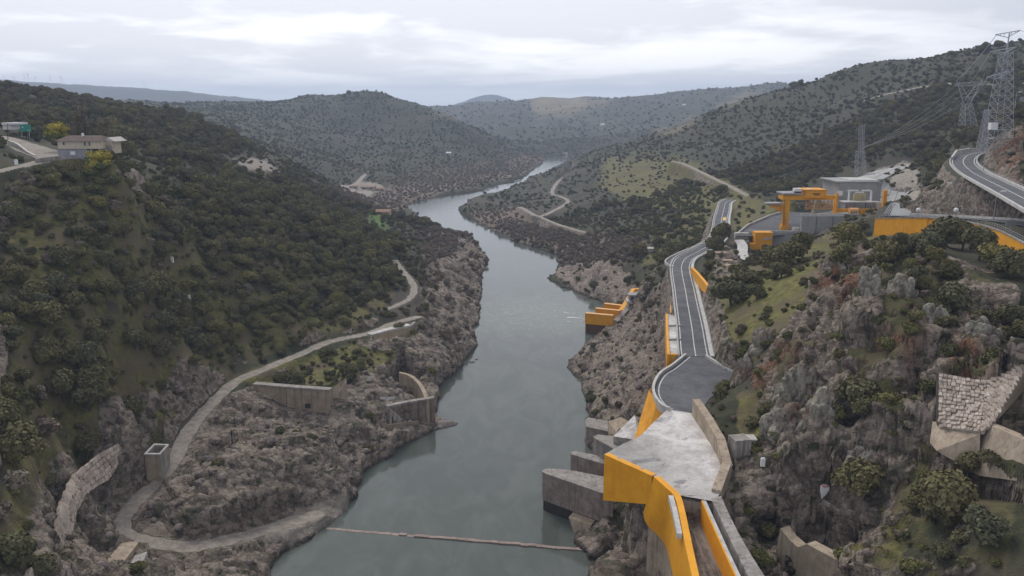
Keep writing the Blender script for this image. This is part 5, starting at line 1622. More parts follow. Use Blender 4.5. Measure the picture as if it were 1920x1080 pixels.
bA = D(1861, 287, 322)
bA.z -= .5
hA = D(1890, 62, 322).z - bA.z
tA = thing('pylon', 'tallest lattice pylon rising above the upper road to the skyline', 'pylon', bA, 'lattice pylons')
legs = [MB() for _ in range(4)]; br = MB()
topA = D(1887, 98, 322)
lattice(legs, br, bA + Vector((1.5, 0, 0)), topA, 8.5, 3.4, 12, .15)
for l in legs: l.build('leg', 'steel', tA)
br.build('bracing', 'steel', tA)
k = MB(); k.bar(topA, D(1893, 62, 322), .25); k.build('mast', 'steel', tA)
for (ua, va, ub, vb_) in ((1867, 65, 1913, 57), (1856, 97, 1906, 88), (1850, 145, 1892, 133)):
    a, b = D(ua, va, 318), D(ub, vb_, 326)
    k = MB(); k.bar(a, b, .22); m2 = (a + b) / 2 - Vector((0, 0, 1.8)); k.bar(a, m2, .16); k.bar(b, m2, .16)
    for s_ in (.2, .35, .65, .8):
        k.bar(a.lerp(b, s_), (a if s_ < .5 else b).lerp(m2, 2 * min(s_, 1 - s_)), .09)
    k.build('crossarm', 'steel', tA)
bB = D(1815, 236, 430)
tB = thing('pylon', 'forked cat head pylon standing on the hillside behind the tallest one', 'pylon', bB, 'lattice pylons')
legs = [MB() for _ in range(4)]; br = MB()
wB = D(1813, 194, 430)
lattice(legs, br, bB, wB, 6.5, 3.6, 4, .16)
for l in legs: l.build('leg', 'steel', tB)
br.build('bracing', 'steel', tB)
for ua, va in ((1794, 151), (1842, 150)):
    k = MB(); e = D(ua, va, 430); s0 = wB + Vector((-1.8 if ua < 1813 else 1.8, 0, 0)); s1 = wB + Vector((1.2 if ua < 1813 else -1.2, 0, 2))
    e2 = e + Vector((3.2 if ua < 1813 else -3.2, 0, -3))
    k.bar(s0, e, .2); k.bar(s1, e2, .18)
    for s_ in (.2, .4, .6, .8): k.bar(s0.lerp(e, s_), s1.lerp(e2, s_ + .1), .1); k.bar(s0.lerp(e, s_ + .1), s1.lerp(e2, s_), .1)
    k.build('fork_arm', 'steel', tB)
k = MB()
a, b = D(1790, 161, 430), D(1856, 159, 430)
k.bar(a, b, .22); k.bar(a + Vector((1, 0, 1.6)), b + Vector((-1, 0, 1.6)), .2)
for j in range(14): k.bar(a.lerp(b, j / 14), (a + Vector((0, 0, 1.6))).lerp(b + Vector((0, 0, 1.6)), (j + 1) / 14), .1)
k.build('crossarm', 'steel', tB)
bC = D(1613, 332, 480)
tC = thing('pylon', 'slim twin masted pylon rising behind the grey building', 'pylon', bC, 'lattice pylons')
legs = [MB() for _ in range(4)]; br = MB()
lattice(legs, br, bC, D(1613, 284, 480), 5.2, 3.8, 5, .17)
for l in legs: l.build('leg', 'steel', tC)
br.build('bracing', 'steel', tC)
for uu in (1611, 1614.5, 1617.5, 1620.5):
    k = MB(); a = D(uu - 1, 290, 480); b = D(uu, 233, 480); k.bar(a, b, .2); k.build('mast', 'steel', tC)
k = MB()
for vv in (250, 268, 284): k.bar(D(1610, vv, 480), D(1620.5, vv, 480), .12)
k.build('strut', 'steel', tC)
pylon('small lattice pylon half hidden by bushes next to the outside of the high bend', D(1840, 285, 318), D(1840, 205, 318).z - D(1840, 285, 318).z, 3.0, 1.2, [(15.5, 2.5, 2.5)], 8, .12)
pylon('small distant pylon on the far right slope under the ridge', D(1910, 232, 470), 15, 3.2, 1.2, [(14, 3, 3)], 5, .14)


def cable(a, b, sag, r=.07, label=None):
    k = MB(); n = 14; prev = a
    for i in range(1, n + 1):
        s_ = i / n; q_ = a.lerp(b, s_) - Vector((0, 0, sag * 4 * s_ * (1 - s_)))
        k.bar(prev, q_, r, 3); prev = q_
    o_ = k.build('power_cable', 'steel')
    tag(o_, label, 'cable', 'overhead power cables')
    return o_


CB = 'power cable strung between the slim twin masted pylon and the forked pylon'
for i, (uu, vv) in enumerate(((1792, 161), (1810, 160), (1830, 159), (1854, 159))):
    cable(D(1614 + i * 2, 280 - i * 2, 480), D(uu, vv, 430), 3.0 + i * .5, .10, CB)
CB2 = 'power cable strung between the forked pylon and the tallest pylon'
for (u0, v0, u1, v1_) in ((1794, 151, 1868, 66), (1816, 158, 1857, 97), (1842, 150, 1856, 97), (1850, 160, 1851, 144), (1813, 192, 1852, 146)):
    cable(D(u0, v0, 430), D(u1, v1_, 319), 1.2, .12, CB2)
cable(D(1912, 57, 325), D(1990, 30, 250), 2, .09, 'power cable leaving the tallest pylon towards the viewer\'s right')

# ------------------------------------------------------------------ left terrace: house and neighbours
hy = 262
hs_ = thing('road_house', 'cream and grey house with a low brown roof at the end of the left road', 'house', D(140, 303, hy))
bx('lower_wall', hs_, 'greyrender', 111, 166, 279, 307, hy, 8)
bx('upper_wall', hs_, 'cream', 109, 191, 264, 279, hy - .3, 8.6)
a, b = D(105, 264.3, hy), D(192, 264.3, hy); rz = D(105, 254.5, hy).z
k = MB(); k.add([Vector((a.x, hy - 1.2, a.z)), Vector((b.x, hy - 1.2, a.z)), Vector((b.x, hy + 9.6, a.z)), Vector((a.x, hy + 9.6, a.z)), Vector((a.x + 2, hy + 4.2, rz)), Vector((b.x - 2, hy + 4.2, rz))],
                [(3, 2, 1, 0), (0, 1, 5, 4), (1, 2, 5), (2, 3, 4, 5), (3, 0, 4)])
rf = k.build('roof', 'roof', hs_)
bx('chimney', rf, 'white', 153, 156, 249.5, 257, hy + 3, .8)
for u0 in (158, 166.5):
    wn = bx('window', hs_, 'glass', u0, u0 + 2.2, 266, 273, hy - .42, .15); bx('sill', wn, 'kerb', u0 - .4, u0 + 2.6, 273, 273.6, hy - .55, .3)
bx('window', hs_, 'glass', 118, 121, 267, 272, hy - .42, .15)
bx('notice_board', hs_, 'white', 132.5, 141, 284, 290.5, hy - .15, .12)
bx('door', hs_, 'greyrender', 160.5, 163, 284, 292, hy - .1, .1)
k = MB(); k.bar(D(171, 278, hy), D(171, 303, hy), .2); k.build('porch_post', 'kerb', hs_)
an = thing('gabled_annexe', 'white gabled annexe with a small balcony right of the cream house', 'house', D(205, 282, hy + 3))
bx('wall', an, 'cream', 191.5, 212, 265, 288, hy + 3, 6)
a, b, c_ = D(189.5, 265.5, hy + 2.4), D(215, 265.5, hy + 2.4), D(203, 257.5, hy + 2.4)
k = MB(); k.add([a, b, c_, a + Vector((0, 8.5, 0)), b + Vector((0, 8.5, 0)), c_ + Vector((0, 8.5, 0))], [(0, 1, 2), (5, 4, 3), (0, 2, 5, 3), (2, 1, 4, 5), (1, 0, 3, 4)]); k.build('roof', mat('pale_eaves', (.42, .38, .34), (.55, .5, .46)), an)
wn = bx('window', an, 'glass', 194, 197, 267, 276, hy + 2.9, .12)
bl_ = bx('balcony', an, 'greyrender', 198, 209, 276.5, 278, hy + 1.8, 1.2)
for j in range(5): bx('baluster', bl_, 'dark', 198.5 + j * 2.4, 199 + j * 2.4, 271, 276.5, hy + 1.8, .1)
wbl = thing('white_shed', 'low white roofed building behind the hedge at the far left', 'building', D(14, 243, 345))
bx('wall', wbl, 'white', 6, 22, 234, 243, 345, 8); bx('roof', wbl, 'white', 3, 26, 230, 233.8, 344, 10)
bbd = thing('billboard', 'teal green billboard on posts beside the left hand road', 'sign', D(48, 256, 318))
bx('board', bbd, 'teal', 38.5, 58, 234, 247, 318, .25)
bx('lettering', bbd, 'white', 41, 43.2, 237.5, 239.5, 317.9, .05); bx('lettering', bbd, 'kerb', 51, 56, 243.8, 244.8, 317.9, .05)
for uu in (41, 55): bx('post', bbd, 'steel', uu, uu + .8, 247, 257, 318.1, .2)
k = MB(); e = smooth([D(14, 268, 300), D(30, 274, 292), D(50, 289, 275), D(65, 297, 266)], 4); k.wall([q + Vector((0, 0, 1.0)) for q in e], [q.z - 1 for q in e], .7)
tag(k.build('verge_wall', 'kerb'), 'low pale wall along the verge of the left hand road', 'wall')
k = MB(); e = [D(66, 304, 256), D(90, 300, 257), D(112, 298, 259), D(122, 302, 258)]; k.wall([q + Vector((0, 0, .9)) for q in e], [D(80, 325, 256).z] * 4, 1.0)
tag(k.build('stone_revetment', 'conc'), 'rough stone revetment under the corner of the house yard', 'retaining wall')
q = D(15, 275, 300)
k = MB(); k.bar(D(15, 268, 300), D(14, 232, 300), (.14, .1), 6)
tag(k.build('telegraph_pole', 'bark'), 'thin dark pole at the edge of the left hand road', 'pole')


def cottage(label, u, v, wpx, hpx, wall_m='cream', roof_m='roofred', name='cottage', rot=0.0, rh=.45):
    q = hit(u, v); s = math.hypot(q.y, H - q.z) / 1507
    w_, h_ = wpx * s, hpx * s
    t = thing(name, label, 'house', q)
    dp = min(w_ * .7, 9)
    k = MB(); k.box((q.x, q.y + dp / 2, q.z - 2), (w_, dp, h_ * .62 + 2)); k.build('wall', wall_m, t)
    z0, z1 = q.z + h_ * .62, q.z + h_
    x0, x1, y0, y1 = q.x - w_ / 2 - .4, q.x + w_ / 2 + .4, q.y - .5, q.y + dp + .5
    k = MB(); k.add([(x0, y0, z0), (x1, y0, z0), (x1, y1, z0), (x0, y1, z0), (x0, (y0 + y1) / 2, z1), (x1, (y0 + y1) / 2, z1)], [(3, 2, 1, 0), (0, 1, 5, 4), (2, 3, 4, 5), (1, 2, 5), (3, 0, 4)]); k.build('roof', roof_m, t)
    for dx in (-.28, .22):
        k = MB(); k.box((q.x + dx * w_, q.y - .06, q.z + h_ * .15), (w_ * .12, .1, h_ * .28)); k.build('window', 'glass', t)
    return t


cottage('cream cottage with a tiled roof above the bright green meadow by the river', 718, 404, 26, 11)
cottage('ruined pinkish stone house on the sandy patch of the river plain, largest of the three', 690, 356, 26, 9, 'stone', 'tan', 'ruin')
cottage('small roofed ruin at the left end of the sandy patch on the river plain', 662, 353, 14, 6, 'stone', 'tan', 'ruin')
cottage('small ruin at the right end of the sandy patch on the river plain', 712, 358, 14, 6, 'stone', 'roofred', 'ruin')
cottage('white farmhouse alone on the flank of the conical hill', 841, 289, 9, 4, 'white', 'white', 'farmhouse')
cottage('tiny white house at the top of the far zigzag road', 1130, 236, 7, 4, 'white', 'white', 'farmhouse')
cottage('tiny white house beside the far river bend', 1014, 265, 7, 3, 'white', 'roofred', 'farmhouse')
cottage('pale ruined mill on the bank above the paved road\'s layby', 1226, 470, 22, 6, 'kerb', 'kerb', 'mill_ruin')
cottage('tiny pale house halfway along the far valley floor', 1060, 290, 8, 4, 'white', 'roofred', 'farmhouse')
cottage('tiny white hut on the high field of the far ridge', 1283, 198, 6, 3, 'white', 'white', 'farmhouse')
q = hit(1075, 313); t = thing('river_tower', 'small white tower at the end of the pale riverside path', 'tower', q)
k = MB(); k.box((q.x, q.y, q.z - 1), (3.4, 3.4, 9)); k.build('wall', 'kerb', t)
k = MB(); k.add([(q.x - 2, q.y - 2, q.z + 8), (q.x + 2, q.y - 2, q.z + 8), (q.x + 2, q.y + 2, q.z + 8), (q.x - 2, q.y + 2, q.z + 8), (q.x, q.y, q.z + 11)], [(3, 2, 1, 0), (0, 1, 4), (1, 2, 4), (2, 3, 4), (3, 0, 4)]); k.build('roof', 'roofred', t)

# wind turbines on the far ridge
lab_t = ['first faint wind turbine from the left edge of the far blue ridge', 'second faint wind turbine on the far blue ridge', 'tallest pair\'s left wind turbine on the far blue ridge', 'tallest pair\'s right wind turbine on the far blue ridge', 'faint wind turbine past the tallest pair on the far blue ridge', 'faint wind turbine above the notch of the far blue ridge', 'faint wind turbine near the middle of the far blue ridge', 'lonely wind turbine on the right half of the far blue ridge']
for i, uu in enumerate((8, 27, 47, 54, 68, 95, 116, 270)):
    h_ = (26, 30, 44, 48, 30, 32, 40, 34)[i]
    y_ = 5150
    vg = 152 + (uu / 450) * 18
    q = D(uu, vg, y_); t = thing('wind_turbine', lab_t[i], 'wind turbine', q, 'wind turbines on the far ridge')
    k = MB(); k.bar(q - Vector((0, 0, 15)), q + Vector((0, 0, h_)), (1.2, .7), 6); k.build('tower', 'white', t)
    hb = q + Vector((0, -3, h_)); k = MB(); k.box((hb.x, hb.y, hb.z - 1), (4, 7, 3)); k.build('nacelle', 'white', t)
    for j in range(3):
        an_ = .4 * i + j * 2.094
        k = MB(); k.bar(hb - Vector((0, 2, 0)), hb + Vector((math.sin(an_) * 22, -2, math.cos(an_) * 22)), (.6, .2), 4); k.build('blade', 'white', t)

# ------------------------------------------------------------------ boom across the river
bmA, bmB = W(612, 990, .1), W(1094, 1031, .1)
bo = thing('floating_boom', 'low pinkish concrete sill just breaking the river surface from bank to bank', 'boom', (bmA + bmB) / 2)
nS = 34
dirb = (bmB - bmA).normalized(); ang = math.atan2(dirb.y, dirb.x)
pkm = mat('pink_wet_concrete', (.20, .15, .13), (.36, .28, .24), .6, .8)
for i in range(nS):
    f0 = (i + .5) / nS; c_ = bmA.lerp(bmB, f0)
    if f0 < .26: hh_ = .05
    else: hh_ = .22 + .12 * random.random()
    if .26 < f0 < .38 and i % 2: hh_ = .02
    k = MB(); k.box((c_.x, c_.y + .15 * random.uniform(-1, 1), -.9), ((bmB - bmA).length / nS * .985, .9 + .25 * random.random(), .9 + hh_), ang); k.build('sill_block', pkm, bo)


# ------------------------------------------------------------------ rapids and froth
fm, g, p = newmat('river_foam')
pos = g.n('ShaderNodeNewGeometry').outputs['Position']
lk(g, g.mix(g.ramp(g.noise(pos, .5, 5, .7), .4, .6), (.35, .37, .36), (.78, .80, .80)), p.inputs['Base Color'])
fk = MB()
rsf = random.Random(4)
for u0, v0, u1, v1_, wd, n in ((815, 361, 885, 355, 9, 26), (890, 355, 958, 344, 6, 22), (957, 340, 976, 333, 7, 8), (1055, 594, 1096, 598, 1.3, 16), (1040, 583, 1075, 588, .9, 12), (1060, 603, 1092, 602, .7, 10), (948, 585, 965, 592, .8, 6)):
    for i in range(n):
        f0 = rsf.random(); c0 = W(u0 + (u1 - u0) * f0, v0 + (v1_ - v0) * f0, 0.03)
        L0 = wd * rsf.uniform(.5, 1.6); c0.y += wd * rsf.uniform(-.45, .45); a0_ = rsf.uniform(-.25, .25)
        nn = 9; k0 = len(fk.v)
        for j in range(nn):
            an_ = 2 * math.pi * j / nn; rr_ = rsf.uniform(.6, 1.1)
            ex, ey = math.cos(an_) * L0 * 1.5 * rr_, math.sin(an_) * L0 * .35 * rr_
            fk.v.append(Vector((c0.x + ex * math.cos(a0_) - ey * math.sin(a0_), c0.y + ex * math.sin(a0_) + ey * math.cos(a0_), .03 + .012 * (i % 5))))
        fk.f.append(tuple(range(k0, k0 + nn)))
tag(fk.build('river_foam', fm), kind='stuff')

# ------------------------------------------------------------------ vegetation
def leafmat(name, cols, varied=.5):
    m_, b, p = newmat(name)
    oi = b.n('ShaderNodeObjectInfo').outputs['Random']
    ps_ = b.n('ShaderNodeNewGeometry').outputs['Position']
    n_ = b.noise(ps_, 1.6, 3, .6)
    nl = b.noise(ps_, .035, 3, .6)
    f_ = b.math('ADD', b.math('MULTIPLY', oi, .75), b.math('MULTIPLY', nl, .5))
    cr_ = b.n('ShaderNodeValToRGB')
    el = cr_.color_ramp.elements
    for i, c_ in enumerate(cols):
        x_ = .12 + .95 * i / (len(cols) - 1)
        e_ = el[i] if i < 2 else el.new(min(x_, 1))
        e_.position = min(x_, 1); e_.color = (*c_, 1)
    lk(b, f_, cr_.inputs[0])
    c_ = b.mix(b.math('MULTIPLY', b.ramp(n_, .35, .7), .55), cr_.outputs[0], b.mix(.5, cr_.outputs[0], (.13, .13, .08), 'ADD'))
    lk(b, c_, p.inputs['Base Color'])
    p.inputs['Roughness'].default_value = .8
    p.inputs['Specular IOR Level'].default_value = .2
    return m_


LM = {
    'oak': leafmat('oak_leaves', [(.074, .070, .032), (.104, .096, .042), (.138, .118, .048), (.088, .088, .050), (.172, .148, .048)]),
    'hill': leafmat('hill_leaves', [(.050, .058, .034), (.064, .068, .038), (.080, .078, .042), (.058, .066, .042), (.098, .090, .046)]),
    'bush': leafmat('bush_leaves', [(.055, .060, .024), (.088, .086, .032), (.125, .118, .036), (.095, .078, .048)]),
    'brown': leafmat('bare_twigs', [(.17, .125, .10), (.21, .16, .125), (.15, .12, .09), (.23, .19, .145)]),
    'yellow': leafmat('mimosa_bloom', [(.30, .24, .03), (.38, .31, .04), (.22, .19, .04)]),
    'poplar': leafmat('poplar_twigs', [(.12, .10, .06), (.15, .125, .075), (.10, .085, .06)]),
    'green': leafmat('fresh_leaves', [(.06, .085, .03), (.08, .11, .035)]),
}


def crown_mesh(name, m_, seed, w_=5.0, h_=4.2, lobes=7, leaves=900, lsize=.34, sub=2, base=.9, column=False, core=.76):
    rs = np.random.default_rng(seed); rr = random.Random(seed)
    V, F = [], []
    L_ = []
    for i in range(lobes):
        if i == 0:
            c_ = np.array([0, 0, base + h_ * .45]); r_ = np.array([w_ * .36, w_ * .36, h_ * .42])
        else:
            a_ = i * 2.4 + rr.uniform(-.4, .4); rad = w_ * rr.uniform(.16, .33)
            if column:
                rad = w_ * .12
            zz_ = base + h_ * (rr.uniform(.18, .80) if not column else i / lobes)
            k_ = rr.uniform(.20, .32)
            c_ = np.array([math.cos(a_) * rad, math.sin(a_) * rad, zz_]); r_ = np.array([w_ * k_, w_ * k_, h_ * k_ * (.9 if not column else .6)])
        L_.append((c_, r_))
    for c_, r_ in L_:
        bm_ = bmesh.new(); bmesh.ops.create_icosphere(bm_, subdivisions=sub, radius=1)
        k0 = len(V)
        for v_ in bm_.verts:
            d_ = 1 + .20 * mnoise.noise(v_.co * 2.3 + Vector(c_ * 3)) + .10 * mnoise.noise(v_.co * 6 + Vector(c_))
            V.append((c_[0] + v_.co.x * r_[0] * core * d_, c_[1] + v_.co.y * r_[1] * core * d_, c_[2] + v_.co.z * r_[2] * core * d_))
        F += [tuple(k0 + v_.index for v_ in f_.verts) for f_ in bm_.faces]
        bm_.free()
    areas = np.array([r_[0] * r_[2] for _, r_ in L_]); areas /= areas.sum()
    for _ in range(leaves):
        c_, r_ = L_[rs.choice(len(L_), p=areas)]
        d_ = rs.normal(size=3); d_ /= np.linalg.norm(d_)
        if d_[2] < -.5: d_[2] *= -1
        p_ = c_ + d_ * r_ * rs.uniform(.74, 1.24)
        n_ = d_ + rs.normal(size=3) * .55; n_ /= np.linalg.norm(n_)
        u_ = np.cross(n_, rs.normal(size=3)); u_ /= np.linalg.norm(u_) + 1e-9
        w__ = np.cross(n_, u_)
        s_ = lsize * rs.uniform(.6, 1.5)
        k0 = len(V)
        V += [tuple(p_ + u_ * s_), tuple(p_ + w__ * s_ * .8), tuple(p_ - u_ * s_ * .9), tuple(p_ - w__ * s_ * .7)]
        F.append((k0, k0 + 1, k0 + 2, k0 + 3))
    me_ = bpy.data.meshes.new(name); me_.from_pydata(V, [], F); me_.materials.append(m_); me_.update()
    for pl in me_.polygons: pl.use_smooth = False
    return me_


def trunk_mesh(seed, h_=2.2, r_=.22):
    rr = random.Random(seed); k = MB()
    lean = Vector((rr.uniform(-.3, .3), rr.uniform(-.3, .3), 0))
    k.bar((0, 0, -.8), Vector((0, 0, h_ * .6)) + lean, (r_ * 1.2, r_ * .8), 6)
    for i in range(3):
        a_ = i * 2.1 + rr.random()
        k.bar(Vector((0, 0, h_ * .55)) + lean, Vector((math.cos(a_) * h_ * .45, math.sin(a_) * h_ * .45, h_ * 1.15)) + lean, (r_ * .6, r_ * .25), 5)
    me_ = bpy.data.meshes.new('trunk'); me_.from_pydata([tuple(v_) for v_ in k.v], [], k.f); me_.materials.append(M_['bark']); me_.update()
    return me_


oaks = [(crown_mesh('oak_crown', LM['oak'], 10 + i, (5.6, 4.6, 6.4, 5.0, 4.2)[i], (4.2, 4.6, 4.4, 3.6, 4.8)[i], (8, 7, 10, 7, 6)[i], 2400, .27), trunk_mesh(i)) for i in range(5)]
bushes = [crown_mesh('bush_crown', LM['bush'], 30 + i, (2.8, 2.2, 3.4, 2.4)[i], (1.8, 1.6, 1.7, 2.0)[i], 5, 650, .2, base=.1) for i in range(4)]
browns = [crown_mesh('twig_crown', LM['brown'], 40 + i, (3.6, 3.0, 2.6)[i], (3.0, 2.6, 2.0)[i], 6, 520, .24, base=.1, core=.7) for i in range(3)]
far_oak = [crown_mesh('far_oak', LM['hill'], 50 + i, 5.4, 4.4, 4, 130, .7, sub=1, base=.3) for i in range(4)]
far_bush = [crown_mesh('far_bush', LM['bush'], 60 + i, 4.2, 2.4, 3, 90, .6, sub=1, base=.0) for i in range(3)]
far_brown = [crown_mesh('far_brown', LM['brown'], 70 + i, 4.6, 3.2, 4, 110, .6, sub=1, base=.0) for i in range(3)]


def smp(arr, x_, y_):
    return bil(arr, tcol, LYY, x_ / y_, np.log(y_))


def cover_at(k, x_, y_):
    return bil(cv_[k], tcol, LYY, x_ / y_, np.log(y_))


blocked = np.maximum(np.maximum(carve, trackm), ins)
PZs = PZ
# footprints of built things keep vegetation away
occ = []


def scatter_cells(x0, x1, y0, y1, s_, seed):
    r_ = np.random.default_rng(seed)
    gx_, gy_ = np.meshgrid(np.arange(x0, x1, s_), np.arange(y0, y1, s_))
    x_ = (gx_ + r_.uniform(0, s_, gx_.shape)).ravel(); y_ = (gy_ + r_.uniform(0, s_, gx_.shape)).ravel()
    k = np.abs(x_ / y_) < .86
    x_, y_ = x_[k], y_[k]
    return x_, y_, r_


def pick(x_, y_, r_, tree_k=1.0, bush_k=1.0):
    """kind per candidate: 0 none, 1 oak, 2 bush, 3 brown"""
    rock_ = smp(rocky, x_, y_); wood_ = cover_at('wood', x_, y_); br_ = cover_at('brown', x_, y_)
    clr = np.maximum(cover_at('clear', x_, y_), np.maximum(cover_at('vivid', x_, y_), cover_at('bare', x_, y_)))
    gr_ = cover_at('grass', x_, y_); pale_ = cover_at('pale', x_, y_)
    blk = smp(blocked, x_, y_); z_ = smp(PZs, x_, y_); sl_ = smp(slope, x_, y_)
    dens = .5 + .5 * fbm(x_ / 22, y_ / 22, None, 3).astype(float)
    dens2 = .5 + .5 * fbm(x_ / 60 + 7, y_ / 60, None, 3).astype(float)
    ok = (blk < .15) & (z_ > 1.0)
    pt = wood_ * (.30 + 1.1 * dens) + (1 - wood_) * .16 * (dens2 > .45) * (1 - gr_ * .4)
    rk_k = np.where(x_ > y_ * .22, .62, .92)
    pt = pt * (1 - rk_k * rock_) * (1 - clr) * (1 - pale_) * tree_k
    pb = (.30 + .5 * dens + .30 * wood_ * (x_ < 0)) * (1 - np.where(x_ > y_ * .22, .35, .80) * rock_) * (1 - clr * .75) * (1 - pale_ * .9) * (1 - .35 * gr_ * (1 - wood_)) * bush_k
    pb = pb * np.where(y_ > 650, .25 + 1.1 * sstep(.38, .62, dens), 1.0)
    pbr = br_ * .9 * (1 - clr) * (1 - rock_ * .5)
    u_ = r_.random(x_.shape)
    kind = np.zeros(x_.shape, int)
    pb = pb * (1 + .5 * (y_ > 650) * cover_at('heath', x_, y_))
    kind[ok & (u_ < pb)] = 2
    u2 = r_.random(x_.shape)
    kind[ok & (u2 < pt * .62) & (pbr < .3)] = 1
    kind[ok & (r_.random(x_.shape) < pbr)] = 3
    kind[(kind > 0) & (wood_ > .4) & (r_.random(x_.shape) < .07)] = 3
    return kind, z_


# near ground
x_, y_, r_ = scatter_cells(-360, 420, 62, 700, 3.3, 1)
kind, z_ = pick(x_, y_, r_)
kind[(x_ < 0) & (smp(rocky, x_, y_) > .55) & (r_.random(x_.shape) < .6)] = 0
# thin where two stand too close to look countable: keep every oak only in its own 4 m cell
sc_ = np.where(r_.random(x_.shape) < .12, r_.uniform(1.2, 1.55, x_.shape), r_.uniform(.55, 1.2, x_.shape)); rz_ = r_.uniform(0, 6.28, x_.shape)
vv_ = r_.integers(0, 60, x_.shape)
dist_ = np.hypot(x_, np.hypot(y_, H - z_))
# which can be seen
depth_ = y_ * CP + (H - z_) * SP
uu_ = 960 + FPX * x_ / depth_
up_ = (-(H - z_) * CP + y_ * SP)
vvp = 540 - FPX * up_ / depth_
inview = (uu_ > -20) & (uu_ < 1940) & (vvp > 0) & (vvp < 1100)
order = np.argsort(dist_)


def seen(i):
    f_ = np.linspace(.25, .985, 40)
    zt_ = z_[i] + 3.0
    gx_ = ground(x_[i] * f_, np.maximum(y_[i] * f_, 43))
    return bool(np.all(gx_ < H + (zt_ - H) * f_ + .5))


single = np.zeros(x_.shape, bool)
ZL = {
    ('oak', 'L'): 'dark evergreen oak in the dense wood covering the left slope', ('oak', 'R'): 'dark evergreen oak growing among the crags of the right slope', ('oak', 'M'): 'evergreen oak on the low ground between the river and the paved road',
    ('bush', 'L'): 'low olive green bush between the oaks of the left slope', ('bush', 'R'): 'low bush rooted in the rocky right slope', ('bush', 'M'): 'low bush on the low ground between the river and the paved road',
    ('brown', 'L'): 'leafless brown shrub on the left river bank', ('brown', 'R'): 'leafless brown shrub on the rocky right slope', ('brown', 'M'): 'leafless brown shrub between the river and the paved road'}
GL = {'oak': 'evergreen oaks of the gorge', 'bush': 'bushes of the gorge slopes', 'brown': 'leafless shrubs by the river'}


def zone(xx_, yy__):
    if xx_ / yy__ < 0: return 'L'
    rx = float(np.interp(yy__, [p.y for p in main_road[::-1]] if main_road[0].y > main_road[-1].y else [p.y for p in main_road], [p.x for p in (main_road[::-1] if main_road[0].y > main_road[-1].y else main_road)]))
    return 'R' if xx_ > rx else 'M'


MARKS = [(160, 330, 'below the cream house'), (323, 490, 'near the larger white survey pillar'), (355, 556, 'near the tiny white survey pillar'), (60, 420, 'under the left road verge'), (60, 600, 'deep in the left slope'), (200, 500, 'halfway up the left slope'),
         (60, 800, 'above the stone facing'), (230, 700, 'above the dark gully'), (300, 820, 'around the shaft tower'), (140, 950, 'beside the stone facing'), (60, 1000, 'in the nearest left corner'), (430, 620, 'above the riverside track'), (560, 560, 'above the middle of the riverside track'),
         (550, 690, 'behind the long retaining wall'), (680, 560, 'above the yellowish track wall'), (470, 880, 'on the left rock plateau'), (780, 640, 'near the curved basin wall'), (850, 540, 'on the steep left bank'), (640, 470, 'below the green meadow'), (500, 450, 'on the upper left slope'),
         (350, 1050, 'south of the lower track'), (1150, 700, 'below the turning area'), (1130, 520, 'on the pale rocks above the outlet'), (1200, 600, 'beside the outlet stair'), (1150, 1000, 'under the orange flank'), (1380, 780, 'beside the tan side wall'), (1360, 620, 'uphill of the paved road'),
         (1420, 650, 'above the turning area'), (1500, 560, 'on the grassy shoulder'), (1580, 520, 'by the top rusty crag'), (1520, 740, 'around the great lichen crag'), (1700, 500, 'below the long orange wall'), (1850, 520, 'below the right end of the orange wall'), (1700, 640, 'on the rusty upper crags'),
         (1820, 760, 'beside the notched stone buttress'), (1640, 850, 'above the shrine post'), (1430, 900, 'by the white instrument box'), (1550, 970, 'between the shrine post and the concrete apron'), (1700, 1000, 'right of the concrete apron'), (1850, 1000, 'in the nearest right corner'), (1400, 1000, 'on the cliff beside the chute walkway'), (1880, 640, 'above the stone buttress')]
MARKS = [(hit(u, v), s_) for u, v, s_ in MARKS]


def full_label(kind_, x0, y0, s0, shape=''):
    w_ = 'large' if s0 > 1.08 else ('small' if s0 < .86 else 'middling')
    b_ = {'oak': 'dark evergreen oak', 'bush': 'low green bush', 'brown': 'leafless brown shrub', 'boulder': 'rough grey brown boulder'}[kind_]
    m_ = min(MARKS, key=lambda q: (q[0].x - x0) ** 2 + (q[0].y - y0) ** 2)[1]
    return w_ + ' ' + (shape + ' ' if shape else '') + b_ + ' ' + m_


def place_tree(kind_, i=None, loc=None, scale=1.0, rot=0.0, variant=0, label=None, group=None, name=None, cat=None):
    if kind_ == 'oak':
        r = bpy.data.objects.new(name or 'evergreen_oak', None); r.empty_display_size = .5
        for nm, me_ in (('crown', oaks[variant % 5][0]), ('trunk', oaks[variant % 5][1])):
            c_ = bpy.data.objects.new(nm, me_); col.objects.link(c_); c_.parent = r
    elif kind_ == 'bush':
        r = bpy.data.objects.new(name or 'bush', bushes[variant % 4])
    else:
        r = bpy.data.objects.new(name or 'bare_shrub', browns[variant % 3])
    r.location = loc; r.rotation_euler = (0, 0, rot); r.scale = (scale, scale, scale * (.9 + .2 * ((variant * 7) % 5) / 5))
    col.objects.link(r)
    tag(r, label, cat or {'oak': 'tree', 'bush': 'bush', 'brown': 'shrub'}[kind_], group)
    return r


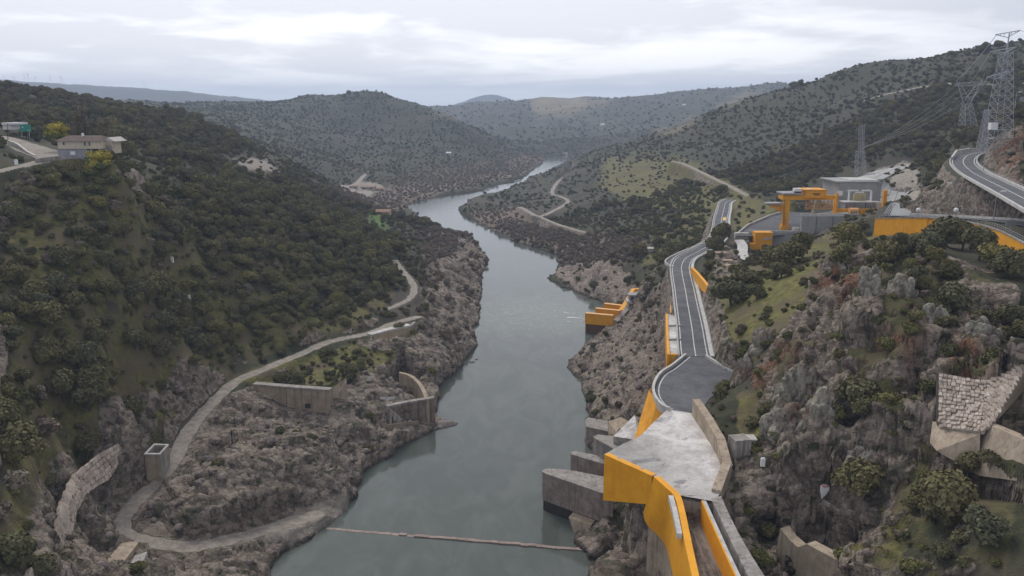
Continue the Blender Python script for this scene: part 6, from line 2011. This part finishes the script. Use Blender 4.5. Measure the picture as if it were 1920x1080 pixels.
lim = {1: 280, 2: 230, 3: 90}
cnt = {1: 0, 2: 0, 3: 0}
KN = {1: 'oak', 2: 'bush', 3: 'brown'}
for i in order:
    k = kind[i]
    if k == 0 or not inview[i] or cnt[k] >= lim[k] or not seen(i):
        if all(cnt[q] >= lim[q] for q in cnt): break
        continue
    single[i] = True; cnt[k] += 1
    zn = zone(x_[i], y_[i])
    place_tree(KN[k], loc=(x_[i], y_[i], z_[i] - .25), scale=sc_[i], rot=rz_[i], variant=int(vv_[i]), label=full_label(KN[k], x_[i], y_[i], sc_[i], ('broad', 'tall', 'spreading', 'low', 'narrow')[vv_[i] % 5] if k == 1 else ('rounded', 'slight', 'wide', 'upright')[vv_[i] % 4] if k == 2 else ''), group=GL[KN[k]])


def gn_scatter(name, protos, P_, S_, R_, I_):
    """one object of kind stuff: instances of the prototype meshes on the given points"""
    pc = bpy.data.collections.new(name + '_kinds')           # never linked to the scene
    for i, me_ in enumerate(protos):
        o_ = bpy.data.objects.new('%s_kind_%02d' % (name, i), me_); pc.objects.link(o_)
    me_ = bpy.data.meshes.new(name)
    me_.vertices.add(len(P_)); me_.vertices.foreach_set('co', np.asarray(P_, np.float32).reshape(-1))
    for an, typ, arr in (('size', 'FLOAT', S_), ('turn', 'FLOAT', R_), ('pick', 'INT', I_)):
        at_ = me_.attributes.new(an, typ, 'POINT'); at_.data.foreach_set('value', np.asarray(arr))
    ob = bpy.data.objects.new(name, me_); col.objects.link(ob)
    ng = bpy.data.node_groups.new(name, 'GeometryNodeTree')
    ng.interface.new_socket('Geometry', in_out='INPUT', socket_type='NodeSocketGeometry')
    ng.interface.new_socket('Geometry', in_out='OUTPUT', socket_type='NodeSocketGeometry')
    N_ = ng.nodes; Lk = ng.links.new
    gi, go_ = N_.new('NodeGroupInput'), N_.new('NodeGroupOutput')
    ci_ = N_.new('GeometryNodeCollectionInfo'); ci_.inputs['Collection'].default_value = pc
    ci_.inputs['Separate Children'].default_value = True; ci_.inputs['Reset Children'].default_value = True
    ip = N_.new('GeometryNodeInstanceOnPoints'); ip.inputs['Pick Instance'].default_value = True
    def attr(nm, dt):
        a_ = N_.new('GeometryNodeInputNamedAttribute'); a_.data_type = dt; a_.inputs['Name'].default_value = nm
        return a_.outputs['Attribute']
    cx = N_.new('ShaderNodeCombineXYZ'); Lk(attr('turn', 'FLOAT'), cx.inputs[2])
    sc__ = N_.new('ShaderNodeCombineXYZ')
    sa_ = attr('size', 'FLOAT')
    for q in range(3): Lk(sa_, sc__.inputs[q])
    Lk(gi.outputs[0], ip.inputs['Points']); Lk(ci_.outputs[0], ip.inputs['Instance'])
    Lk(attr('pick', 'INT'), ip.inputs['Instance Index'])
    e2r = N_.new('FunctionNodeEulerToRotation'); Lk(cx.outputs[0], e2r.inputs[0]); Lk(e2r.outputs[0], ip.inputs['Rotation'])
    Lk(sc__.outputs[0], ip.inputs['Scale'])
    Lk(ip.outputs[0], go_.inputs[0])
    md = ob.modifiers.new(name, 'NODES'); md.node_group = ng
    tag(ob, kind='stuff')
    return ob


nearset = [m_ for m_, _ in oaks] + bushes + browns


def idx_for(kind_, var, near_=True):
    if near_:
        return np.where(kind_ == 1, var % 5, np.where(kind_ == 2, 5 + var % 4, 9 + var % 3))
    return np.where(kind_ == 1, var % 4, np.where(kind_ == 2, 4 + var % 3, 7 + var % 3))


rest = (kind > 0) & ~single
def emit(name, m_, protos, near_, zoff=.25, grow=1.0):
    gn_scatter(name, protos, np.stack([X_[m_], Y_[m_], Zq[m_] - zoff], -1), S_[m_] * grow, R_[m_], idx_for(K_[m_], V_[m_], near_).astype(np.int32))


X_, Y_, Zq, K_, S_, R_, V_ = x_, y_, z_, kind, sc_, rz_, vv_
emit('woodland', rest & (kind == 1), nearset, True)
emit('undergrowth', rest & (kind != 1), nearset, True)
# low tufts on the crags and verges
x3, y3, r3 = scatter_cells(-200, 260, 62, 330, 1.9, 5)
rk3 = smp(rocky, x3, y3); bl3 = smp(blocked, x3, y3); z3 = smp(PZs, x3, y3); w3 = cover_at('clear', x3, y3)
d3 = .5 + .5 * fbm(x3 / 9, y3 / 9, None, 3).astype(float)
m3 = (bl3 < .2) & (z3 > 1.5) & (r3.random(x3.shape) < (d3 - .25) * np.where((x3 < 0) & (rk3 > .5), .12, .55) * (1 - w3 * .5))
X_, Y_, Zq, S_, R_, V_ = x3, y3, z3, r3.uniform(.25, .6, x3.shape), r3.uniform(0, 6.28, x3.shape), r3.integers(0, 60, x3.shape)
K_ = np.where(r3.random(x3.shape) < .25, 3, 2)
emit('low_scrub', m3, nearset, True, .12)
# middle distance and far hills
x_, y_, r_ = scatter_cells(-1600, 1700, 700, 2150, 6.2, 2)
K_, Zq = pick(x_, y_, r_, 1.0, .75); X_, Y_ = x_, y_; S_ = r_.uniform(.35, 1.0, x_.shape); R_ = r_.uniform(0, 6.28, x_.shape); V_ = r_.integers(0, 60, x_.shape)
farset = far_oak + far_bush + far_brown
emit('hill_scrub', K_ > 0, farset, False, .3, .95)
x_, y_, r_ = scatter_cells(-3300, 3300, 2150, 4300, 24, 3)
K_, Zq = pick(x_, y_, r_, 1.0, .6); X_, Y_ = x_, y_; S_ = r_.uniform(.9, 2.2, x_.shape); R_ = r_.uniform(0, 6.28, x_.shape); V_ = r_.integers(0, 60, x_.shape)
emit('far_thickets', K_ > 0, farset, False, .6, 1.0)

# ------------------------------------------------------------------ trees and shrubs that stand out
def single_tree(u, v, label, kind_='oak', scale=1.0, variant=0, name=None, cat=None, dy=0, group=None):
    q = hit(u, v); q.y += dy
    return place_tree(kind_, loc=(q.x, q.y, float(ground(q.x, q.y)) - .3), scale=scale, rot=u, variant=variant, label=label, name=name, cat=cat, group=group)


for (u, v, s_, va, lb) in (
    (1372, 572, 1.5, 2, 'big dark oak at the lower left of the clump above the paved road'), (1400, 545, 1.5, 0, 'big dark oak in the middle of the clump above the paved road'),
    (1385, 530, 1.2, 1, 'dark oak at the top of the clump above the paved road'), (1420, 560, 1.0, 3, 'smaller dark oak at the right of the clump above the paved road'),
    (1452, 508, 1.5, 2, 'dark oak at the left end of the thicket below the grey terraces'), (1478, 497, 1.7, 0, 'largest dark oak of the thicket below the grey terraces'),
    (1503, 482, 1.5, 4, 'dark oak at the right end of the thicket below the grey terraces'), (1440, 490, 1.1, 1, 'small dark oak beside the orange intake block'),
    (1465, 520, 1.1, 3, 'lowest dark oak of the thicket below the grey terraces'),
    (1353, 460, 1.9, 4, 'round dark oak beside the crest of the paved road'), (1246, 520, 1.0, 0, 'dark round shrub left of the road bend beside the layby'),
    (1200, 480, 1.5, 2, 'dark shrub on the slope left of the layby'), (1350, 745, .62, 1, 'dark bush at the right edge of the turning area'),
    (1812, 893, .75, 4, 'single round bush in front of the pale lower wall on the right'),
    (1590, 460, 1.5, 2, 'dark oak left of the long orange wall'), (1610, 440, 1.2, 0, 'dark oak just below the transformer bay'),
    (1575, 500, 1.1, 1, 'dark oak hanging at the top of the rusty crag'),
    (228, 294, 1.5, 4, 'dark rounded tree in front of the white annexe'), (212, 292, 1.1, 1, 'small dark tree at the corner of the white annexe'),
    (222, 300, 1.1, 0, 'dark tree at the foot of the annexe wall'), (238, 292, 1.3, 2, 'spreading dark tree at the right of the annexe'), (204, 300, .8, 3, 'low dark tree between the mimosa and the annexe'),
    (1755, 452, 1.3, 0, 'dark oak against the middle of the long orange wall, left of the lamp post'), (1775, 462, 1.5, 2, 'broad dark oak under the middle of the long orange wall'), (1805, 470, 1.4, 1, 'dark oak under the orange wall right of the globe marker'), (1835, 488, 1.4, 4, 'dark oak below the bend of the orange wall'),
    (1865, 505, 1.3, 0, 'dark oak below the right half of the orange wall'), (1895, 520, 1.2, 2, 'dark oak below the right end of the orange wall'), (1735, 478, 1.3, 3, 'dark oak at the lip of the slope under the orange wall'),
    (1240, 545, .6, 3, 'small shrub above the gauge hut'), (1185, 560, .5, 1, 'small shrub beside the orange stair wall')):
    single_tree(u, v, lb, 'oak', s_, va)
for i, (u, v, s_, va) in enumerate(((30, 262, 1.2, 1), (58, 262, 1.1, 2), (78, 270, 1.2, 0), (92, 262, 1.1, 4), (10, 258, 1.2, 3), (120, 262, 1.2, 2), (132, 258, 1.4, 4))):
    single_tree(u, v, ('dark tree behind the teal billboard', 'dark tree at the right edge of the teal billboard', 'dark tree between the teal billboard and the yellow mimosa', 'dark tree behind the yellow mimosa', 'dark tree under the white shed at the far left', 'dark tree behind the left end of the brown roof', 'tall dark tree behind the brown roof')[i], 'oak', s_, va, dy=14)
# skyline trees
for i, (u, v, s_) in enumerate(((1872, 88, 1.7), (1846, 96, 1.9), (1838, 97, 1.5), (1785, 104, 1.5), (1576, 143, 1.5), (1562, 148, 1.4), (1500, 161, 1.9), (1488, 163, 1.8), (105, 182, 1.4), (655, 178, 2.3), (668, 176, 2.0), (646, 181, 1.8))):
    single_tree(u, v + 3, ('tall dark tree alone on the skyline under the crossarm of the tallest pylon', 'broad dark tree on the skyline left of the lone tall one', 'dark tree joined to the broad one on the skyline', 'dark tree alone on the skyline at the middle of the right ridge', 'upright dark tree at the step of the right skyline', 'small dark tree at the foot of the step in the right skyline', 'dark clump at the low end of the right skyline', 'paler clump at the low end of the right skyline', 'dark tree standing on the left skyline', 'tallest clump on the summit of the conical hill', 'second clump on the summit of the conical hill', 'low clump left of the summit of the conical hill')[i], 'oak', s_, i)

mim = [crown_mesh('mimosa_crown', LM['yellow'], 80 + i, 5.5, 4.4, 10, 900, .26, base=.5, core=.7) for i in range(2)]
ymix = crown_mesh('mimosa_leaf', LM['green'], 83, 5.2, 4.0, 8, 300, .3, base=.4, core=.8)
for i, (u, v, s_, lb) in enumerate(((184, 322, 1.35, 'large yellow flowering mimosa below the cream house'), (170, 330, .9, 'smaller yellow mimosa at the lower left of the large one'), (196, 314, .9, 'yellow mimosa at the upper right of the large one'), (106, 263, 1.25, 'yellow flowering mimosa behind the left end of the cream house'))):
    q = hit(u, v)
    if i == 3: q = D(u, 263, 285)
    r = thing('mimosa_tree', lb, 'tree', (q.x, q.y, q.z - .3))
    r.scale = (s_, s_, s_)
    for nm, me_ in (('blossom', mim[i % 2]), ('crown', ymix), ('trunk', oaks[0][1])):
        c_ = bpy.data.objects.new(nm, me_); col.objects.link(c_); c_.parent = r
pop = [crown_mesh('poplar_crown', LM['poplar'], 90 + i, 3.6, 10, 9, 1100, .17, base=1.5, column=True, core=.55) for i in range(3)]
pl = ['tallest leafless poplar behind the chimney of the cream house', 'leafless poplar left of the tallest one behind the brown roof', 'leafless poplar behind the white annexe', 'brownish leafless poplar at the right end of the row', 'leafless poplar behind the white shed', 'second leafless poplar from the left edge', 'thin leafless poplar between the mimosa and the brown roof']
for i, (u, v, s_) in enumerate(((157, 262, 1.35), (145, 262, 1.1), (192, 264, 1.15), (210, 268, 1.0), (14, 240, 1.1), (44, 240, 1.0), (170, 262, 1.0))):
    q = D(u, v, 292 if i not in (4, 5) else 380); q.z = float(ground(q.x, q.y))
    r = thing('poplar', pl[i], 'tree', (q.x, q.y, q.z - .3)); r.scale = (s_, s_, s_)
    for nm, me_ in (('crown', pop[i % 3]), ('trunk', oaks[1][1])):
        c_ = bpy.data.objects.new(nm, me_); col.objects.link(c_); c_.parent = r

# ------------------------------------------------------------------ loose boulders
def boulder_mesh(seed):
    rs = random.Random(seed)
    bm_ = bmesh.new(); bmesh.ops.create_icosphere(bm_, subdivisions=2, radius=1)
    for v_ in bm_.verts:
        d_ = 1 + .35 * mnoise.noise(v_.co * 1.1 + Vector((seed * 3, 0, 0))) + .12 * mnoise.noise(v_.co * 3 + Vector((seed, 5, 0)))
        v_.co = Vector((round(v_.co.x * d_ * 2.6) / 2.6 * .5 + v_.co.x * d_ * .5, v_.co.y * d_, (round(v_.co.z * d_ * 2) / 2 * .5 + v_.co.z * d_ * .5) * .72))
    me_ = bpy.data.meshes.new('boulder'); bm_.to_mesh(me_); bm_.free(); me_.materials.append(M_['rockm'])
    return me_


bld = [boulder_mesh(i) for i in range(7)]
x_, y_, r_ = scatter_cells(-130, 140, 90, 420, 3.6, 11)
rk = smp(rocky, x_, y_); zb_ = smp(PZs, x_, y_); bk_ = smp(blocked, x_, y_)
ok = (rk > .75) & (bk_ < .05) & (zb_ > .2) & (r_.random(x_.shape) < .28) & (zb_ < 34)
x_, y_, zb_ = x_[ok], y_[ok], zb_[ok]
dd = np.hypot(y_, H - zb_)
o_ = np.argsort(dd)[:260]
BL = {'L': 'grey brown boulder lying on the rocky left river bank', 'R': 'rough boulder on the rocky right slope', 'M': 'grey boulder on the rocky right river bank'}
for i in o_:
    b_ = bpy.data.objects.new('boulder', bld[int(r_.integers(0, 7))])
    s_ = float(r_.uniform(.5, 1.5))
    b_.location = (x_[i], y_[i], zb_[i] + .1); b_.rotation_euler = (r_.uniform(-.4, .4), r_.uniform(-.4, .4), r_.uniform(0, 6.28)); b_.scale = (s_ * 1.3, s_, s_)
    col.objects.link(b_); tag(b_, full_label('boulder', x_[i], y_[i], s_), 'boulder', 'boulders of the river banks')
for (u, v, s_, lb) in ((884, 679, .9, 'small dark rock standing alone in the river off the left bank'), (893, 674, .5, 'tiny dark rock in the river beside the left bank'), (828, 796, 3.0, 'long dark rock spit pointing into the river from the basin wall'), (812, 801, 2.4, 'dark wet rock under the river end of the basin wall'), (843, 797, 1.4, 'last dark rock at the tip of the spit')):
    q = W(u, v, 0); b_ = bpy.data.objects.new('river_rock', bld[3]); b_.location = (q.x, q.y, .1); b_.scale = (s_ * 1.6, s_, s_ * .55); b_.rotation_euler = (0, 0, .4)
    col.objects.link(b_); tag(b_, lb, 'rock')
# crags standing out of the right slope
cm_, g, p = newmat('lichen_crag')
pos = g.n('ShaderNodeNewGeometry').outputs['Position']
c1_ = g.noise(g.mapping(pos, (1, 1, .35)), .45, 7, .68, .6); c2_ = g.noise(pos, 1.6, 6, .7); c3_ = g.noise(pos, .16, 4, .6)
cc = g.mix(g.ramp(c1_, .36, .58), (.12, .105, .082), (.38, .345, .275))
cc = g.mix(g.math('MULTIPLY', g.ramp(c2_, .52, .70), .6), cc, (.48, .46, .39))
cc = g.mix(g.math('MULTIPLY', g.ramp(c2_, .44, .30), .7), cc, (.035, .032, .026))
cc = g.mix(g.math('MULTIPLY', g.ramp(c3_, .50, .64), .6), cc, (.17, .085, .05))
cc = g.mix(g.math('MULTIPLY', g.ramp(g.noise(pos, .33, 4, .6), .58, .68), .6), cc, (.06, .065, .035))
lk(g, cc, p.inputs['Base Color'])
b_ = g.n('ShaderNodeBump', inp={'Height': c2_, 'Strength': 1.0, 'Distance': .6}); lk(g, b_.outputs[0], p.inputs['Normal'])
for i, (u, v, sx_, sy_, sz_, lb) in enumerate(((1512, 760, 4.2, 3.4, 7.0, 'great lichen covered crag bulging from the middle of the right slope'), (1480, 800, 3.0, 2.6, 4.5, 'low shoulder of lichen rock left of the great crag'), (1545, 790, 2.4, 2.4, 5.2, 'narrow lichen rib on the right flank of the great crag'), (1592, 760, 1.8, 2.0, 4.2, 'slim crag just right of the great one'), (1850, 640, 3.0, 2.6, 3.4, 'grey crag above the notched stone buttress'), (1640, 880, 3.2, 2.5, 3.4, 'knobbly grey crag above the shrine post'), (1590, 520, 4.5, 3.5, 5.5, 'tall rusty crag at the top of the right slope'), (1640, 560, 2.6, 2.6, 6, 'dark rib of rock below the tall rusty crag'), (1700, 560, 2.2, 2, 5, 'pointed crag among the oaks below the orange wall'), (1400, 710, 2.4, 2, 5, 'rust streaked crag at the edge of the turning area'), (1440, 650, 2.6, 2.2, 4.5, 'upright crag uphill of the turning area'), (1760, 610, 2.5, 2.2, 3.6, 'broken crag with rusty stain high on the right slope'))):
    q = hit(u, v); sx_ *= 1.35; sy_ *= 1.3; sz_ *= 1.2
    bm_ = bmesh.new(); bmesh.ops.create_icosphere(bm_, subdivisions=5, radius=1)
    for v_ in bm_.verts:
        p_ = v_.co.copy()
        sx_, sy_, sz_ = (sx_, sy_, sz_)
        P2 = Vector((p_.x * sx_, p_.y * sy_, p_.z * sz_)) + Vector((i * 20, 0, 0))
        vd, _ = mnoise.voronoi(Vector((P2.x * .42, P2.y * .42, P2.z * .20)) + mnoise.noise_vector(P2 * .3) * .4)
        vd2, _ = mnoise.voronoi(Vector((P2.x * 1.1, P2.y * 1.1, P2.z * .7)))
        d_ = 1 + .30 * mnoise.noise(P2 * .20) - .34 * vd[0] + .30 * min(vd[1] - vd[0], .5) - .10 * vd2[0] + .10 * min(vd2[1] - vd2[0], .3) + .06 * mnoise.noise(P2 * 2.2) + .12 * abs(p_.z) ** 3
        v_.co = Vector((p_.x * sx_ * d_, p_.y * sy_ * d_, p_.z * sz_ * d_))
    me_ = bpy.data.meshes.new('crag'); bm_.to_mesh(me_); bm_.free(); me_.materials.append(cm_)
    b_ = bpy.data.objects.new('crag', me_); b_.location = (q.x, q.y + sy_ * .8, q.z - sz_ * .25); col.objects.link(b_); tag(b_, lb, 'crag')

# ------------------------------------------------------------------ haze
hm = bpy.data.materials.new('haze'); hm.use_nodes = True
ht = hm.node_tree
for n in list(ht.nodes): ht.nodes.remove(n)
pv = ht.nodes.new('ShaderNodeVolumePrincipled')
pv.inputs['Color'].default_value = (.62, .75, .96, 1)
pv.inputs['Density'].default_value = HAZE
pv.inputs['Anisotropy'].default_value = 0.2
ho = ht.nodes.new('ShaderNodeOutputMaterial')
ht.links.new(pv.outputs[0], ho.inputs['Volume'])
bm = bmesh.new()
bmesh.ops.create_cube(bm, size=1)
zt = max(float(PZ.max()) + 60, 330); zb = float(PZ.min()) - 1
for v_ in bm.verts:
    v_.co = Vector((v_.co.x * 24000, 4800 + v_.co.y * 11000, (zt + zb) / 2 + v_.co.z * (zt - zb)))
me = bpy.data.meshes.new('haze'); bm.to_mesh(me); bm.free()
me.materials.append(hm)
hzo = bpy.data.objects.new('haze', me); col.objects.link(hzo)
tag(hzo, kind='stuff')
